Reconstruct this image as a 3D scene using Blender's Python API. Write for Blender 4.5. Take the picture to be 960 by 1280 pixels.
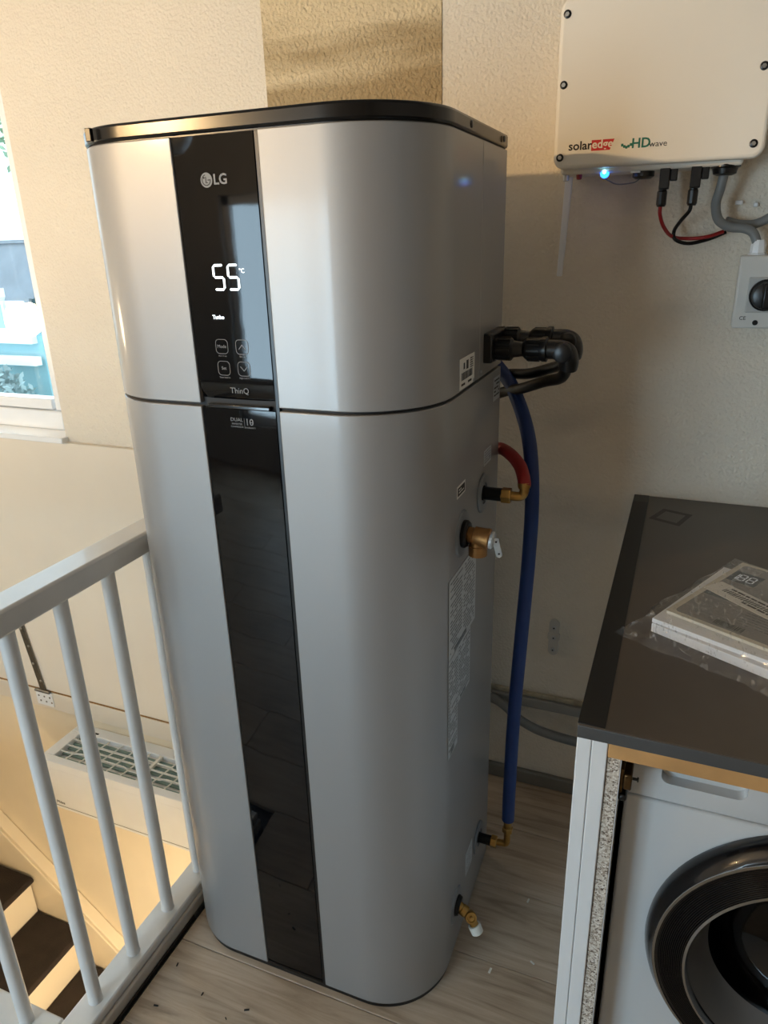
import bpy, bmesh, math, random
from mathutils import Vector, Matrix
random.seed(7)
for o in list(bpy.data.objects):
    bpy.data.objects.remove(o, do_unlink=True)
scene = bpy.context.scene
COL = scene.collection
PI = math.pi

# ------------------------------------------------------------------ camera
def setup_camera():
    yaw, pitch, roll = .39873, .36416, .02919
    cy, sy, cp, sp = math.cos(yaw), math.sin(yaw), math.cos(pitch), math.sin(pitch)
    fwd = Vector((-sy*cp, cy*cp, -sp)); right = Vector((cy, sy, 0)); down = fwd.cross(right)
    c, s = math.cos(roll), math.sin(roll)
    r2 = c*right + s*down; d2 = -s*right + c*down
    up = -d2; back = -fwd
    m = Matrix(((r2.x, up.x, back.x, .55827), (r2.y, up.y, back.y, -1.14319), (r2.z, up.z, back.z, 1.46355), (0, 0, 0, 1)))
    cd = bpy.data.cameras.new('camera'); cd.sensor_fit = 'HORIZONTAL'; cd.sensor_width = 36
    cd.lens = 900/960*36; cd.clip_start = .02; cd.clip_end = 200
    co = bpy.data.objects.new('camera', cd); co.matrix_world = m; COL.objects.link(co)
    scene.camera = co
setup_camera()

# ------------------------------------------------------------------ world, light, exposure
W = bpy.data.worlds.new('world'); scene.world = W; W.use_nodes = True
bg = W.node_tree.nodes['Background']
bg.inputs[0].default_value = (.72, .88, 1.0, 1); bg.inputs[1].default_value = 2.8
vs = scene.view_settings
vs.view_transform = 'Standard'; vs.look = 'None'; vs.gamma = 1; vs.exposure = 0.27; vs.use_curve_mapping = False
LAMP_POS = (-1.37, -1.77, 1.91); LAMP_STRENGTH = 3000.0
DOWN_POS = (-.44, -.05, -1.25); DOWN_STRENGTH = 140.0
STAIR_FILL_POS = (-2.35, -.22, 1.15); STAIR_FILL_STRENGTH = 55.0

RW = (-2.20, -.80, .30, 1.73)         # rear window x0 x1 z0 z1
def daylight():                       # overcast daylight entering through the rear window
    l = bpy.data.lights.new('rear_daylight', 'AREA'); l.shape = 'RECTANGLE'; l.size = RW[1]-RW[0]; l.size_y = RW[3]-RW[2]
    l.color = (.62, .82, 1.0); l.energy = DAY_W
    o = bpy.data.objects.new('rear_daylight', l); o.location = ((RW[0]+RW[1])/2, -3.56, (RW[2]+RW[3])/2); o.rotation_euler = (PI/2, 0, 0); COL.objects.link(o)
DAY_W = 70.0
daylight()

# ------------------------------------------------------------------ materials
def lin(c):
    return tuple(((v/255)/12.92 if v/255 <= .04045 else ((v/255+.055)/1.055)**2.4) for v in c) + (1,)
MATS = {}
def mat(name, rgb=None, rough=.5, metal=0, coat=0, coatr=.05, bump=None, var=None, emit=None, spec=None, trans=0, ior=None):
    if name in MATS: return MATS[name]
    m = bpy.data.materials.new(name); m.use_nodes = True; MATS[name] = m
    nt = m.node_tree; b = nt.nodes['Principled BSDF']
    col = rgb if len(rgb) == 4 else lin(rgb)
    b.inputs['Base Color'].default_value = col
    b.inputs['Roughness'].default_value = rough; b.inputs['Metallic'].default_value = metal
    b.inputs['Coat Weight'].default_value = coat; b.inputs['Coat Roughness'].default_value = coatr
    b.inputs['Transmission Weight'].default_value = trans
    if ior: b.inputs['IOR'].default_value = ior
    if spec is not None: b.inputs['Specular IOR Level'].default_value = spec
    if emit:
        b.inputs['Emission Color'].default_value = emit[0]; b.inputs['Emission Strength'].default_value = emit[1]
    tc = nt.nodes.new('ShaderNodeTexCoord')
    if var:      # (scale, amount) gentle colour variation
        n = nt.nodes.new('ShaderNodeTexNoise'); n.inputs['Scale'].default_value = var[0]; n.inputs['Detail'].default_value = 6
        nt.links.new(tc.outputs['Object'], n.inputs['Vector'])
        r = nt.nodes.new('ShaderNodeValToRGB'); a = var[1]
        r.color_ramp.elements[0].position = .3; r.color_ramp.elements[1].position = .7
        r.color_ramp.elements[0].color = tuple(max(0, v*(1-a)) for v in col[:3]) + (1,)
        r.color_ramp.elements[1].color = tuple(min(1, v*(1+a)) for v in col[:3]) + (1,)
        nt.links.new(n.outputs['Fac'], r.inputs[0]); nt.links.new(r.outputs[0], b.inputs['Base Color'])
    if bump:     # (scale, strength, distance)
        n = nt.nodes.new('ShaderNodeTexNoise'); n.inputs['Scale'].default_value = bump[0]; n.inputs['Detail'].default_value = 4
        nt.links.new(tc.outputs['Object'], n.inputs['Vector'])
        bp = nt.nodes.new('ShaderNodeBump'); bp.inputs['Strength'].default_value = bump[1]; bp.inputs['Distance'].default_value = bump[2]
        nt.links.new(n.outputs['Fac'], bp.inputs['Height']); nt.links.new(bp.outputs[0], b.inputs['Normal'])
    return m

M_wall = mat('stucco_paint', (228, 219, 203), .85, bump=(150, .65, .008), var=(3, .03))
M_wallp = mat('plain_paint', (188, 187, 186), .6, var=(4, .02))
M_ceil = mat('ceiling_paint', (140, 144, 150), .8, bump=(60, .2, .004))
M_panelw = mat('board_paint', (226, 216, 200), .45, var=(5, .02))
M_white = mat('white_gloss', (232, 234, 236), .3, var=(12, .02))
M_railw = mat('rail_paint', (222, 223, 222), .28, coat=.3, bump=(40, .12, .002), var=(14, .05))
M_pvc = mat('window_plastic', (238, 240, 242), .25, var=(10, .02))
M_black = mat('black_plastic', (14, 14, 15), .32, bump=(180, .05, .001))
M_blackg = mat('black_gloss', (9, 9, 10), .12, coat=.5, coatr=.04, var=(30, .1))
M_rubber = mat('black_foam', (7, 7, 8), .38, spec=.3, bump=(120, .2, .001))
M_lid = mat('lid_plastic', (14, 14, 15), .24, coat=0, spec=.4, var=(25, .1))
M_brass = mat('brass', (176, 138, 78), .3, metal=1, bump=(90, .06, .001), var=(40, .12))
M_bronze = mat('cast_brass', (160, 118, 72), .48, metal=.85, bump=(220, .35, .001), var=(60, .15))
M_steel = mat('zinc_steel', (190, 192, 194), .28, metal=1, var=(60, .1))
M_zinc = mat('dull_zinc', (196, 200, 202), .5, metal=.5, bump=(200, .3, .001), var=(80, .1))
M_dsteel = mat('dark_steel', (128, 126, 121), .4, metal=1, var=(60, .15))
M_red = mat('red_hose', (150, 22, 20), .5, bump=(60, .15, .001), var=(20, .1))
M_blue = mat('blue_hose', (4, 44, 104), .5, bump=(60, .15, .001), var=(20, .1))
M_grey = mat('grey_pvc', (122, 124, 124), .45, bump=(40, .08, .001), var=(20, .05))
M_flange = mat('grey_flange', (120, 124, 128), .4, var=(20, .05))
M_inv = mat('inverter_paint', (234, 229, 218), .5, bump=(300, .08, .0005), var=(6, .01))
M_redc = mat('red_wire', (150, 20, 22), .4, var=(30, .1))
M_cap = mat('frosted_cap', (222, 222, 214), .5, var=(30, .03))
M_carpet = mat('dark_carpet', (52, 42, 36), .95, bump=(420, .9, .006), var=(14, .28))
M_cream = mat('cream_paint', (234, 220, 194), .5, var=(6, .03))
M_print_glow = mat('white_print_glow', (205, 208, 212), .5, emit=((.8, .85, .9, 1), .12), var=(50, .02))  # faint glow added to plain printed digits
M_print_g = mat('grey_print', (128, 131, 135), .6, metal=0, var=(50, .03))
M_print_k = mat('black_print', (22, 22, 24), .6, var=(50, .05))
M_led = mat('display_led', (230, 240, 245), .5, emit=((.86, .95, 1, 1), 2.2), var=(50, .01))
M_bled = mat('blue_led', (20, 70, 255), .3, emit=((.02, .18, 1, 1), 5), var=(50, .01))
M_bledc = mat('blue_led_core', (160, 230, 255), .3, emit=((.3, .8, 1, 1), 8), var=(50, .01))
M_label = mat('paper_label', (222, 222, 218), .55, var=(20, .02))
M_silverlabel = mat('silver_label', (186, 191, 194), .45, metal=.1, var=(20, .03))
M_wood = mat('raw_pine', (196, 150, 96), .55, var=(16, .15))
M_bare = mat('bare_wood_edge', (140, 100, 50), .7, var=(20, .15))
M_washer = mat('washer_enamel', (206, 209, 211), .22, coat=.4, coatr=.06, var=(4, .01))
M_chrome = mat('door_chrome', (176, 178, 180), .16, metal=1, var=(30, .04))
M_doorblk = mat('door_black', (10, 10, 13), .22, coat=.3, var=(20, .1))
M_drum = mat('drum_steel', (70, 72, 76), .35, metal=1, bump=(80, .1, .001), var=(20, .1))
M_gasket = mat('grey_gasket', (60, 62, 64), .5, var=(20, .1))
M_darkcore = mat('dark_core', (20, 20, 21), .6, var=(20, .05))  # plain dark colour for casing core, subfloor, latches and crumbs

def mat_silver():
    m = mat('silver_panel', (158, 158, 158), .50, metal=.5, coat=.4, coatr=.12)
    nt = m.node_tree; b = nt.nodes['Principled BSDF']
    tc = nt.nodes.new('ShaderNodeTexCoord'); mp = nt.nodes.new('ShaderNodeMapping'); mp.inputs['Scale'].default_value = (900, 900, 900)
    n = nt.nodes.new('ShaderNodeTexNoise'); n.inputs['Scale'].default_value = 1; n.inputs['Detail'].default_value = 2
    r = nt.nodes.new('ShaderNodeMapRange'); r.inputs[3].default_value = .46; r.inputs[4].default_value = .58
    nt.links.new(tc.outputs['Object'], mp.inputs[0]); nt.links.new(mp.outputs[0], n.inputs['Vector'])
    nt.links.new(n.outputs['Fac'], r.inputs[0]); nt.links.new(r.outputs[0], b.inputs['Roughness'])
    return m
M_silver = mat_silver()

def mat_glassblack():
    m = mat('black_glass_strip', (5, 6, 9), .035, coat=0, spec=.36)
    nt = m.node_tree; b = nt.nodes['Principled BSDF']
    tc = nt.nodes.new('ShaderNodeTexCoord'); n = nt.nodes.new('ShaderNodeTexNoise'); n.inputs['Scale'].default_value = 9
    bp = nt.nodes.new('ShaderNodeBump'); bp.inputs['Strength'].default_value = .05; bp.inputs['Distance'].default_value = .004
    nt.links.new(tc.outputs['Object'], n.inputs['Vector']); nt.links.new(n.outputs['Fac'], bp.inputs['Height']); nt.links.new(bp.outputs[0], b.inputs['Normal'])
    return m
M_bglass = mat_glassblack()

def mat_patch():
    m = mat('old_plaster', (205, 182, 138), .9)
    nt = m.node_tree; b = nt.nodes['Principled BSDF']; L = nt.links
    tc = nt.nodes.new('ShaderNodeTexCoord')
    mp = nt.nodes.new('ShaderNodeMapping'); mp.inputs['Scale'].default_value = (1.3, 1, 11); mp.inputs['Rotation'].default_value = (0, .12, 0)
    n = nt.nodes.new('ShaderNodeTexNoise'); n.inputs['Scale'].default_value = 1.0; n.inputs['Detail'].default_value = 3
    L.new(tc.outputs['Object'], mp.inputs[0]); L.new(mp.outputs[0], n.inputs['Vector'])
    r = nt.nodes.new('ShaderNodeValToRGB')
    r.color_ramp.elements[0].position = .40; r.color_ramp.elements[0].color = lin((176, 154, 116))
    r.color_ramp.elements[1].position = .60; r.color_ramp.elements[1].color = lin((222, 204, 168))
    L.new(n.outputs['Fac'], r.inputs[0]); L.new(r.outputs[0], b.inputs['Base Color'])
    n2 = nt.nodes.new('ShaderNodeTexNoise'); n2.inputs['Scale'].default_value = 130; n2.inputs['Detail'].default_value = 4
    bp = nt.nodes.new('ShaderNodeBump'); bp.inputs['Strength'].default_value = .9; bp.inputs['Distance'].default_value = .012
    L.new(tc.outputs['Object'], n2.inputs['Vector']); L.new(n2.outputs['Fac'], bp.inputs['Height']); L.new(bp.outputs[0], b.inputs['Normal'])
    return m
M_patch = mat_patch()

def mat_floor():
    m = mat('laminate', (150, 136, 120), .42)
    nt = m.node_tree; b = nt.nodes['Principled BSDF']; L = nt.links
    tc = nt.nodes.new('ShaderNodeTexCoord'); oi = nt.nodes.new('ShaderNodeObjectInfo')
    add = nt.nodes.new('ShaderNodeVectorMath'); add.operation = 'MULTIPLY_ADD'
    comb = nt.nodes.new('ShaderNodeCombineXYZ')
    mul = nt.nodes.new('ShaderNodeMath'); mul.operation = 'MULTIPLY'; mul.inputs[1].default_value = 37
    L.new(oi.outputs['Random'], mul.inputs[0]); L.new(mul.outputs[0], comb.inputs[0]); L.new(mul.outputs[0], comb.inputs[1])
    add.inputs[1].default_value = (1, 1, 1)
    L.new(tc.outputs['Object'], add.inputs[0]); L.new(comb.outputs[0], add.inputs[2])
    mp = nt.nodes.new('ShaderNodeMapping'); mp.inputs['Scale'].default_value = (2.2, 26, 1)
    n = nt.nodes.new('ShaderNodeTexNoise'); n.inputs['Scale'].default_value = 1.4; n.inputs['Detail'].default_value = 8; n.inputs['Roughness'].default_value = .65; n.inputs['Distortion'].default_value = 1.1
    L.new(add.outputs[0], mp.inputs[0]); L.new(mp.outputs[0], n.inputs['Vector'])
    n2 = nt.nodes.new('ShaderNodeTexNoise'); n2.inputs['Scale'].default_value = 3.5; n2.inputs['Detail'].default_value = 3
    L.new(add.outputs[0], n2.inputs['Vector'])
    mx = nt.nodes.new('ShaderNodeMath'); mx.operation = 'MULTIPLY_ADD'; mx.inputs[1].default_value = .45
    L.new(n2.outputs['Fac'], mx.inputs[0]); L.new(n.outputs['Fac'], mx.inputs[2])
    r = nt.nodes.new('ShaderNodeValToRGB')
    r.color_ramp.elements[0].position = .42; r.color_ramp.elements[0].color = lin((122, 106, 89))
    r.color_ramp.elements[1].position = 1.0; r.color_ramp.elements[1].color = lin((206, 191, 172))
    e = r.color_ramp.elements.new(.68); e.color = lin((176, 158, 137))
    L.new(mx.outputs[0], r.inputs[0]); L.new(r.outputs[0], b.inputs['Base Color'])
    bp = nt.nodes.new('ShaderNodeBump'); bp.inputs['Strength'].default_value = .12; bp.inputs['Distance'].default_value = .002
    L.new(n.outputs['Fac'], bp.inputs['Height']); L.new(bp.outputs[0], b.inputs['Normal'])
    return m
M_floor = mat_floor()

def mat_worktop():
    m = mat('worktop_laminate', (58, 54, 50), .36)
    nt = m.node_tree; b = nt.nodes['Principled BSDF']; L = nt.links
    tc = nt.nodes.new('ShaderNodeTexCoord')
    n = nt.nodes.new('ShaderNodeTexNoise'); n.inputs['Scale'].default_value = 5; n.inputs['Detail'].default_value = 6
    r = nt.nodes.new('ShaderNodeValToRGB')
    r.color_ramp.elements[0].position = .3; r.color_ramp.elements[0].color = lin((78, 71, 64))
    r.color_ramp.elements[1].position = .7; r.color_ramp.elements[1].color = lin((94, 86, 77))
    L.new(tc.outputs['Object'], n.inputs['Vector']); L.new(n.outputs['Fac'], r.inputs[0]); L.new(r.outputs[0], b.inputs['Base Color'])
    rr = nt.nodes.new('ShaderNodeMapRange'); rr.inputs[3].default_value = .28; rr.inputs[4].default_value = .45
    L.new(n.outputs['Fac'], rr.inputs[0]); L.new(rr.outputs[0], b.inputs['Roughness'])
    return m
M_worktop = mat_worktop()
M_worktop_edge = mat('worktop_edge', (74, 76, 78), .35, var=(20, .05))

def mat_chip():
    m = mat('chipboard', (196, 184, 168), .9)
    nt = m.node_tree; b = nt.nodes['Principled BSDF']; L = nt.links
    tc = nt.nodes.new('ShaderNodeTexCoord'); v = nt.nodes.new('ShaderNodeTexVoronoi'); v.inputs['Scale'].default_value = 420
    L.new(tc.outputs['Object'], v.inputs['Vector'])
    sep = nt.nodes.new('ShaderNodeSeparateColor'); L.new(v.outputs['Color'], sep.inputs[0])
    r = nt.nodes.new('ShaderNodeValToRGB')
    for i, (p, c) in enumerate([(0, (96, 82, 72)), (.25, (170, 155, 140)), (.55, (206, 196, 182)), (1, (232, 226, 218))]):
        e = r.color_ramp.elements[i] if i < 2 else r.color_ramp.elements.new(p)
        e.position = p; e.color = lin(c)
    L.new(sep.outputs[0], r.inputs[0]); L.new(r.outputs[0], b.inputs['Base Color'])
    return m
M_chip = mat_chip()

def schlick(nt, normal=None, f0=.04):
    lw = nt.nodes.new('ShaderNodeLayerWeight'); lw.inputs['Blend'].default_value = .5
    if normal: nt.links.new(normal, lw.inputs['Normal'])
    p = nt.nodes.new('ShaderNodeMath'); p.operation = 'POWER'; p.inputs[1].default_value = 5
    q = nt.nodes.new('ShaderNodeMath'); q.operation = 'MULTIPLY_ADD'; q.inputs[1].default_value = .94-f0; q.inputs[2].default_value = f0
    nt.links.new(lw.outputs['Facing'], p.inputs[0]); nt.links.new(p.outputs[0], q.inputs[0])
    return q
def mat_film():
    m = mat('clear_film', (235, 238, 240), .12, trans=0)
    nt = m.node_tree; b = nt.nodes['Principled BSDF']; L = nt.links
    out = nt.nodes['Material Output']
    tr = nt.nodes.new('ShaderNodeBsdfTransparent'); gl = nt.nodes.new('ShaderNodeBsdfGlossy'); gl.inputs['Roughness'].default_value = .12
    b.inputs['Base Color'].default_value = (.8, .82, .84, 1)
    tc = nt.nodes.new('ShaderNodeTexCoord'); n = nt.nodes.new('ShaderNodeTexNoise'); n.inputs['Scale'].default_value = 55; n.inputs['Detail'].default_value = 3; n.inputs['Distortion'].default_value = 1.5
    bp = nt.nodes.new('ShaderNodeBump'); bp.inputs['Strength'].default_value = .3; bp.inputs['Distance'].default_value = .004
    L.new(tc.outputs['Object'], n.inputs['Vector']); L.new(n.outputs['Fac'], bp.inputs['Height'])
    L.new(bp.outputs[0], gl.inputs['Normal']); fr = schlick(nt, bp.outputs[0], .05)
    m1 = nt.nodes.new('ShaderNodeMixShader'); L.new(fr.outputs[0], m1.inputs[0]); L.new(tr.outputs[0], m1.inputs[1]); L.new(gl.outputs[0], m1.inputs[2])
    m2 = nt.nodes.new('ShaderNodeMixShader')
    mp = nt.nodes.new('ShaderNodeMapping'); mp.inputs['Scale'].default_value = (1, .35, 1); mp.inputs['Rotation'].default_value = (0, 0, .6)
    n3 = nt.nodes.new('ShaderNodeTexNoise'); n3.inputs['Scale'].default_value = 70; n3.inputs['Detail'].default_value = 5; n3.inputs['Distortion'].default_value = 2.5
    mr = nt.nodes.new('ShaderNodeMapRange'); mr.inputs[1].default_value = .56; mr.inputs[2].default_value = .74; mr.inputs[3].default_value = .035; mr.inputs[4].default_value = .42  # whitish streaks painted into the film as bright crease highlights
    L.new(tc.outputs['Object'], mp.inputs[0]); L.new(mp.outputs[0], n3.inputs['Vector']); L.new(n3.outputs['Fac'], mr.inputs[0]); L.new(mr.outputs[0], m2.inputs[0])
    L.new(m1.outputs[0], m2.inputs[1]); L.new(b.outputs[0], m2.inputs[2]); L.new(m2.outputs[0], out.inputs[0])
    return m
M_film = mat_film()

def mat_pane():
    m = mat('window_glass', (240, 245, 245), .0)
    nt = m.node_tree; L = nt.links; out = nt.nodes['Material Output']
    tr = nt.nodes.new('ShaderNodeBsdfTransparent'); tr.inputs[0].default_value = (.95, .98, .98, 1)
    gl = nt.nodes.new('ShaderNodeBsdfGlossy'); gl.inputs['Roughness'].default_value = .01
    fr = schlick(nt, None, .05)
    mx = nt.nodes.new('ShaderNodeMixShader'); L.new(fr.outputs[0], mx.inputs[0]); L.new(tr.outputs[0], mx.inputs[1]); L.new(gl.outputs[0], mx.inputs[2])
    L.new(mx.outputs[0], out.inputs[0])
    return m
M_pane = mat_pane()

def mat_doorglass():
    m = mat('door_glass', (40, 46, 52), .04)
    nt = m.node_tree; L = nt.links; out = nt.nodes['Material Output']
    tr = nt.nodes.new('ShaderNodeBsdfTransparent'); tr.inputs[0].default_value = (.30, .34, .38, 1)
    gl = nt.nodes.new('ShaderNodeBsdfGlossy'); gl.inputs['Roughness'].default_value = .04
    fr = schlick(nt, None, .06)
    mx = nt.nodes.new('ShaderNodeMixShader'); L.new(fr.outputs[0], mx.inputs[0]); L.new(tr.outputs[0], mx.inputs[1]); L.new(gl.outputs[0], mx.inputs[2])
    L.new(mx.outputs[0], out.inputs[0])
    return m
M_doorglass = mat_doorglass()

# ------------------------------------------------------------------ mesh helpers
def mobj(name, bm, m, parent=None, smooth=None, bevel=0, bseg=2, kind=None):
    bmesh.ops.recalc_face_normals(bm, faces=bm.faces)
    me = bpy.data.meshes.new(name); bm.to_mesh(me); bm.free()
    if m: me.materials.append(m)
    o = bpy.data.objects.new(name, me); COL.objects.link(o)
    if parent: o.parent = parent
    if smooth is not None:
        me.polygons.foreach_set('use_smooth', [True]*len(me.polygons))
        me.set_sharp_from_angle(angle=math.radians(smooth))
    if bevel:
        b = o.modifiers.new('bevel', 'BEVEL'); b.width = bevel; b.segments = bseg; b.limit_method = 'ANGLE'; b.angle_limit = math.radians(40)
        b.harden_normals = False
    if kind: o['kind'] = kind
    return o
def bx(bm, x0, x1, y0, y1, z0, z1, mtx=None):
    v = [bm.verts.new(p) for p in ((x0,y0,z0),(x1,y0,z0),(x1,y1,z0),(x0,y1,z0),(x0,y0,z1),(x1,y0,z1),(x1,y1,z1),(x0,y1,z1))]
    for f in ((0,3,2,1),(4,5,6,7),(0,1,5,4),(1,2,6,5),(2,3,7,6),(3,0,4,7)): bm.faces.new([v[i] for i in f])
    if mtx: bmesh.ops.transform(bm, matrix=mtx, verts=v)
    return v
def box(name, x0, x1, y0, y1, z0, z1, m, parent=None, bevel=.002, kind=None):
    bm = bmesh.new(); bx(bm, x0, x1, y0, y1, z0, z1)
    return mobj(name, bm, m, parent, bevel=bevel, kind=kind, smooth=30 if bevel else None)
def frame_of(d):
    d = Vector(d).normalized(); a = Vector((0,0,1)) if abs(d.z) < .9 else Vector((1,0,0))
    u = d.cross(a).normalized(); return u, d.cross(u).normalized(), d
def lathe(bm, origin, axis, prof, seg=24, cap0=True, cap1=True):
    """prof: list of (distance along axis, radius)"""
    o = Vector(origin); u, v, d = frame_of(axis); rings = []
    for (t, r) in prof:
        rings.append([bm.verts.new(o + d*t + (u*math.cos(2*PI*i/seg) + v*math.sin(2*PI*i/seg))*r) for i in range(seg)])
    for a, b in zip(rings, rings[1:]):
        for i in range(seg): bm.faces.new((a[i], a[(i+1) % seg], b[(i+1) % seg], b[i]))
    if cap0: bm.faces.new(rings[0])
    if cap1: bm.faces.new(rings[-1])
def lat(name, origin, axis, prof, m, parent=None, seg=24, smooth=35, cap0=True, cap1=True, bevel=0):
    bm = bmesh.new(); lathe(bm, origin, axis, prof, seg, cap0, cap1)
    return mobj(name, bm, m, parent, smooth=smooth, bevel=bevel)
def crom(pts, n=8):
    P = [Vector(p) for p in pts]; P = [P[0]*2-P[1]] + P + [P[-1]*2-P[-2]]; out = []
    for i in range(1, len(P)-2):
        for k in range(n):
            t = k/n; a, b, c, d = P[i-1], P[i], P[i+1], P[i+2]
            out.append(.5*((2*b) + (c-a)*t + (2*a-5*b+4*c-d)*t*t + (3*b-a-3*c+d)*t**3))
    out.append(P[-2]); return out
def tube(bm, path, r, seg=14, caps=True):
    path = [Vector(p) for p in path]; rings = []; prev = None
    for i, p in enumerate(path):
        d = (path[min(i+1, len(path)-1)] - path[max(i-1, 0)]).normalized()
        if prev is None: u = frame_of(d)[0]
        else: u = (prev - d*prev.dot(d)).normalized()
        prev = u; v = d.cross(u)
        rr = r[i] if isinstance(r, (list, tuple)) else r
        rings.append([bm.verts.new(p + (u*math.cos(2*PI*k/seg) + v*math.sin(2*PI*k/seg))*rr) for k in range(seg)])
    for a, b in zip(rings, rings[1:]):
        for k in range(seg): bm.faces.new((a[k], a[(k+1) % seg], b[(k+1) % seg], b[k]))
    if caps: bm.faces.new(rings[0]); bm.faces.new(rings[-1])
def tub(name, pts, r, m, parent=None, seg=14, n=8, spline=True):
    bm = bmesh.new(); tube(bm, crom(pts, n) if spline else pts, r, seg)
    return mobj(name, bm, m, parent, smooth=50)
def prism(bm, pts, d):
    """pts: list of 3D points of a planar polygon; d: extrusion vector"""
    d = Vector(d); a = [bm.verts.new(p) for p in pts]; b = [bm.verts.new(Vector(p)+d) for p in pts]
    n = len(pts); bm.faces.new(a); bm.faces.new(b)
    for i in range(n): bm.faces.new((a[i], a[(i+1) % n], b[(i+1) % n], b[i]))
def rrect(w, h, r, n=6):
    out = []
    for cx, cy, a0 in ((w/2-r, h/2-r, 0), (-w/2+r, h/2-r, PI/2), (-w/2+r, -h/2+r, PI), (w/2-r, -h/2+r, 1.5*PI)):
        for i in range(n+1):
            a = a0 + i/n*PI/2; out.append((cx + r*math.cos(a), cy + r*math.sin(a)))
    return out
def thing(name, label, cat, loc=(0,0,0), group=None):
    o = bpy.data.objects.new(name, None); o.empty_display_size = .05; COL.objects.link(o); o.location = loc
    o['label'] = label; o['category'] = cat
    if group: o['group'] = group
    return o
def tag(o, label, cat, group=None):
    o['label'] = label; o['category'] = cat
    if group: o['group'] = group
    return o
def struct(o, label=None):
    o['kind'] = 'structure'
    if label: o['label'] = label
    return o
# planes for print: (origin, right, up, normal)
FRONT = (Vector((1,0,0)), Vector((0,0,1)), Vector((0,-1,0)))
SIDE = (Vector((0,1,0)), Vector((0,0,1)), Vector((1,0,0)))
def text_mesh(body, size, ext=.0002, ax='CENTER', ay='CENTER', sx=1.0, bold=0):
    cu = bpy.data.curves.new('txt', 'FONT'); cu.body = body; cu.size = size; cu.extrude = ext; cu.align_x = ax; cu.align_y = ay
    cu.resolution_u = 3; cu.offset = bold
    o = bpy.data.objects.new('txt', cu); COL.objects.link(o)
    dg = bpy.context.evaluated_depsgraph_get(); dg.update()
    me = bpy.data.meshes.new_from_object(o.evaluated_get(dg))
    bpy.data.objects.remove(o, do_unlink=True); bpy.data.curves.remove(cu)
    if sx != 1.0:
        for v in me.vertices: v.co.x *= sx
    return me
def text(name, body, size, org, plane, m, parent, off=.0004, **kw):
    me = text_mesh(body, size, **kw); r, u, n = plane; o3 = Vector(org) + n*off
    me.transform(Matrix(((r.x, u.x, n.x, o3.x), (r.y, u.y, n.y, o3.y), (r.z, u.z, n.z, o3.z), (0,0,0,1))))
    me.name = name; me.materials.clear(); me.materials.append(m)
    o = bpy.data.objects.new(name, me); COL.objects.link(o); o.parent = parent
    return o
def flat(bm, org, plane, poly, t=.0003, off=.0001):
    r, u, n = plane; o = Vector(org)
    prism(bm, [o + r*a + u*b + n*off for a, b in poly], n*t)
def rect(bm, org, plane, x0, x1, y0, y1, t=.0003, off=.0001):
    flat(bm, org, plane, [(x0,y0),(x1,y0),(x1,y1),(x0,y1)], t, off)
def ring2d(bm, org, plane, pts_out, pts_in, t=.0003, off=.0002):
    r, u, n = plane; o = Vector(org); N = len(pts_out)
    A = [bm.verts.new(o + r*a + u*b + n*(off+t)) for a, b in pts_out]; B = [bm.verts.new(o + r*a + u*b + n*(off+t)) for a, b in pts_in]
    A2 = [bm.verts.new(o + r*a + u*b + n*off) for a, b in pts_out]; B2 = [bm.verts.new(o + r*a + u*b + n*off) for a, b in pts_in]
    for i in range(N):
        j = (i+1) % N
        bm.faces.new((A[i], A[j], B[j], B[i])); bm.faces.new((A[i], A2[i], A2[j], A[j])); bm.faces.new((B[i], B[j], B2[j], B2[i])); bm.faces.new((A2[i], B2[i], B2[j], A2[j]))
def textlines(bm, org, plane, x0, x1, y0, y1, pitch, hgt, seed=1, gap=.25, off=.0005):
    rnd = random.Random(seed); y = y1
    while y - hgt > y0:
        x = x0
        while x < x1:
            w = rnd.uniform(.004, .016); e = min(x1, x+w)
            if rnd.random() > gap: rect(bm, org, plane, x, e, y-hgt, y, .0001, off)
            x = e + .0018
        y -= pitch
def barcode(bm, org, plane, x0, x1, y0, y1, seed=2, off=.0005, wmin=.0006, wmax=.0018):
    rnd = random.Random(seed); x = x0
    while x < x1:
        w = rnd.uniform(wmin, wmax); rect(bm, org, plane, x, min(x+w, x1), y0, y1, .0001, off); x += w + rnd.uniform(wmin, wmax)

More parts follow.
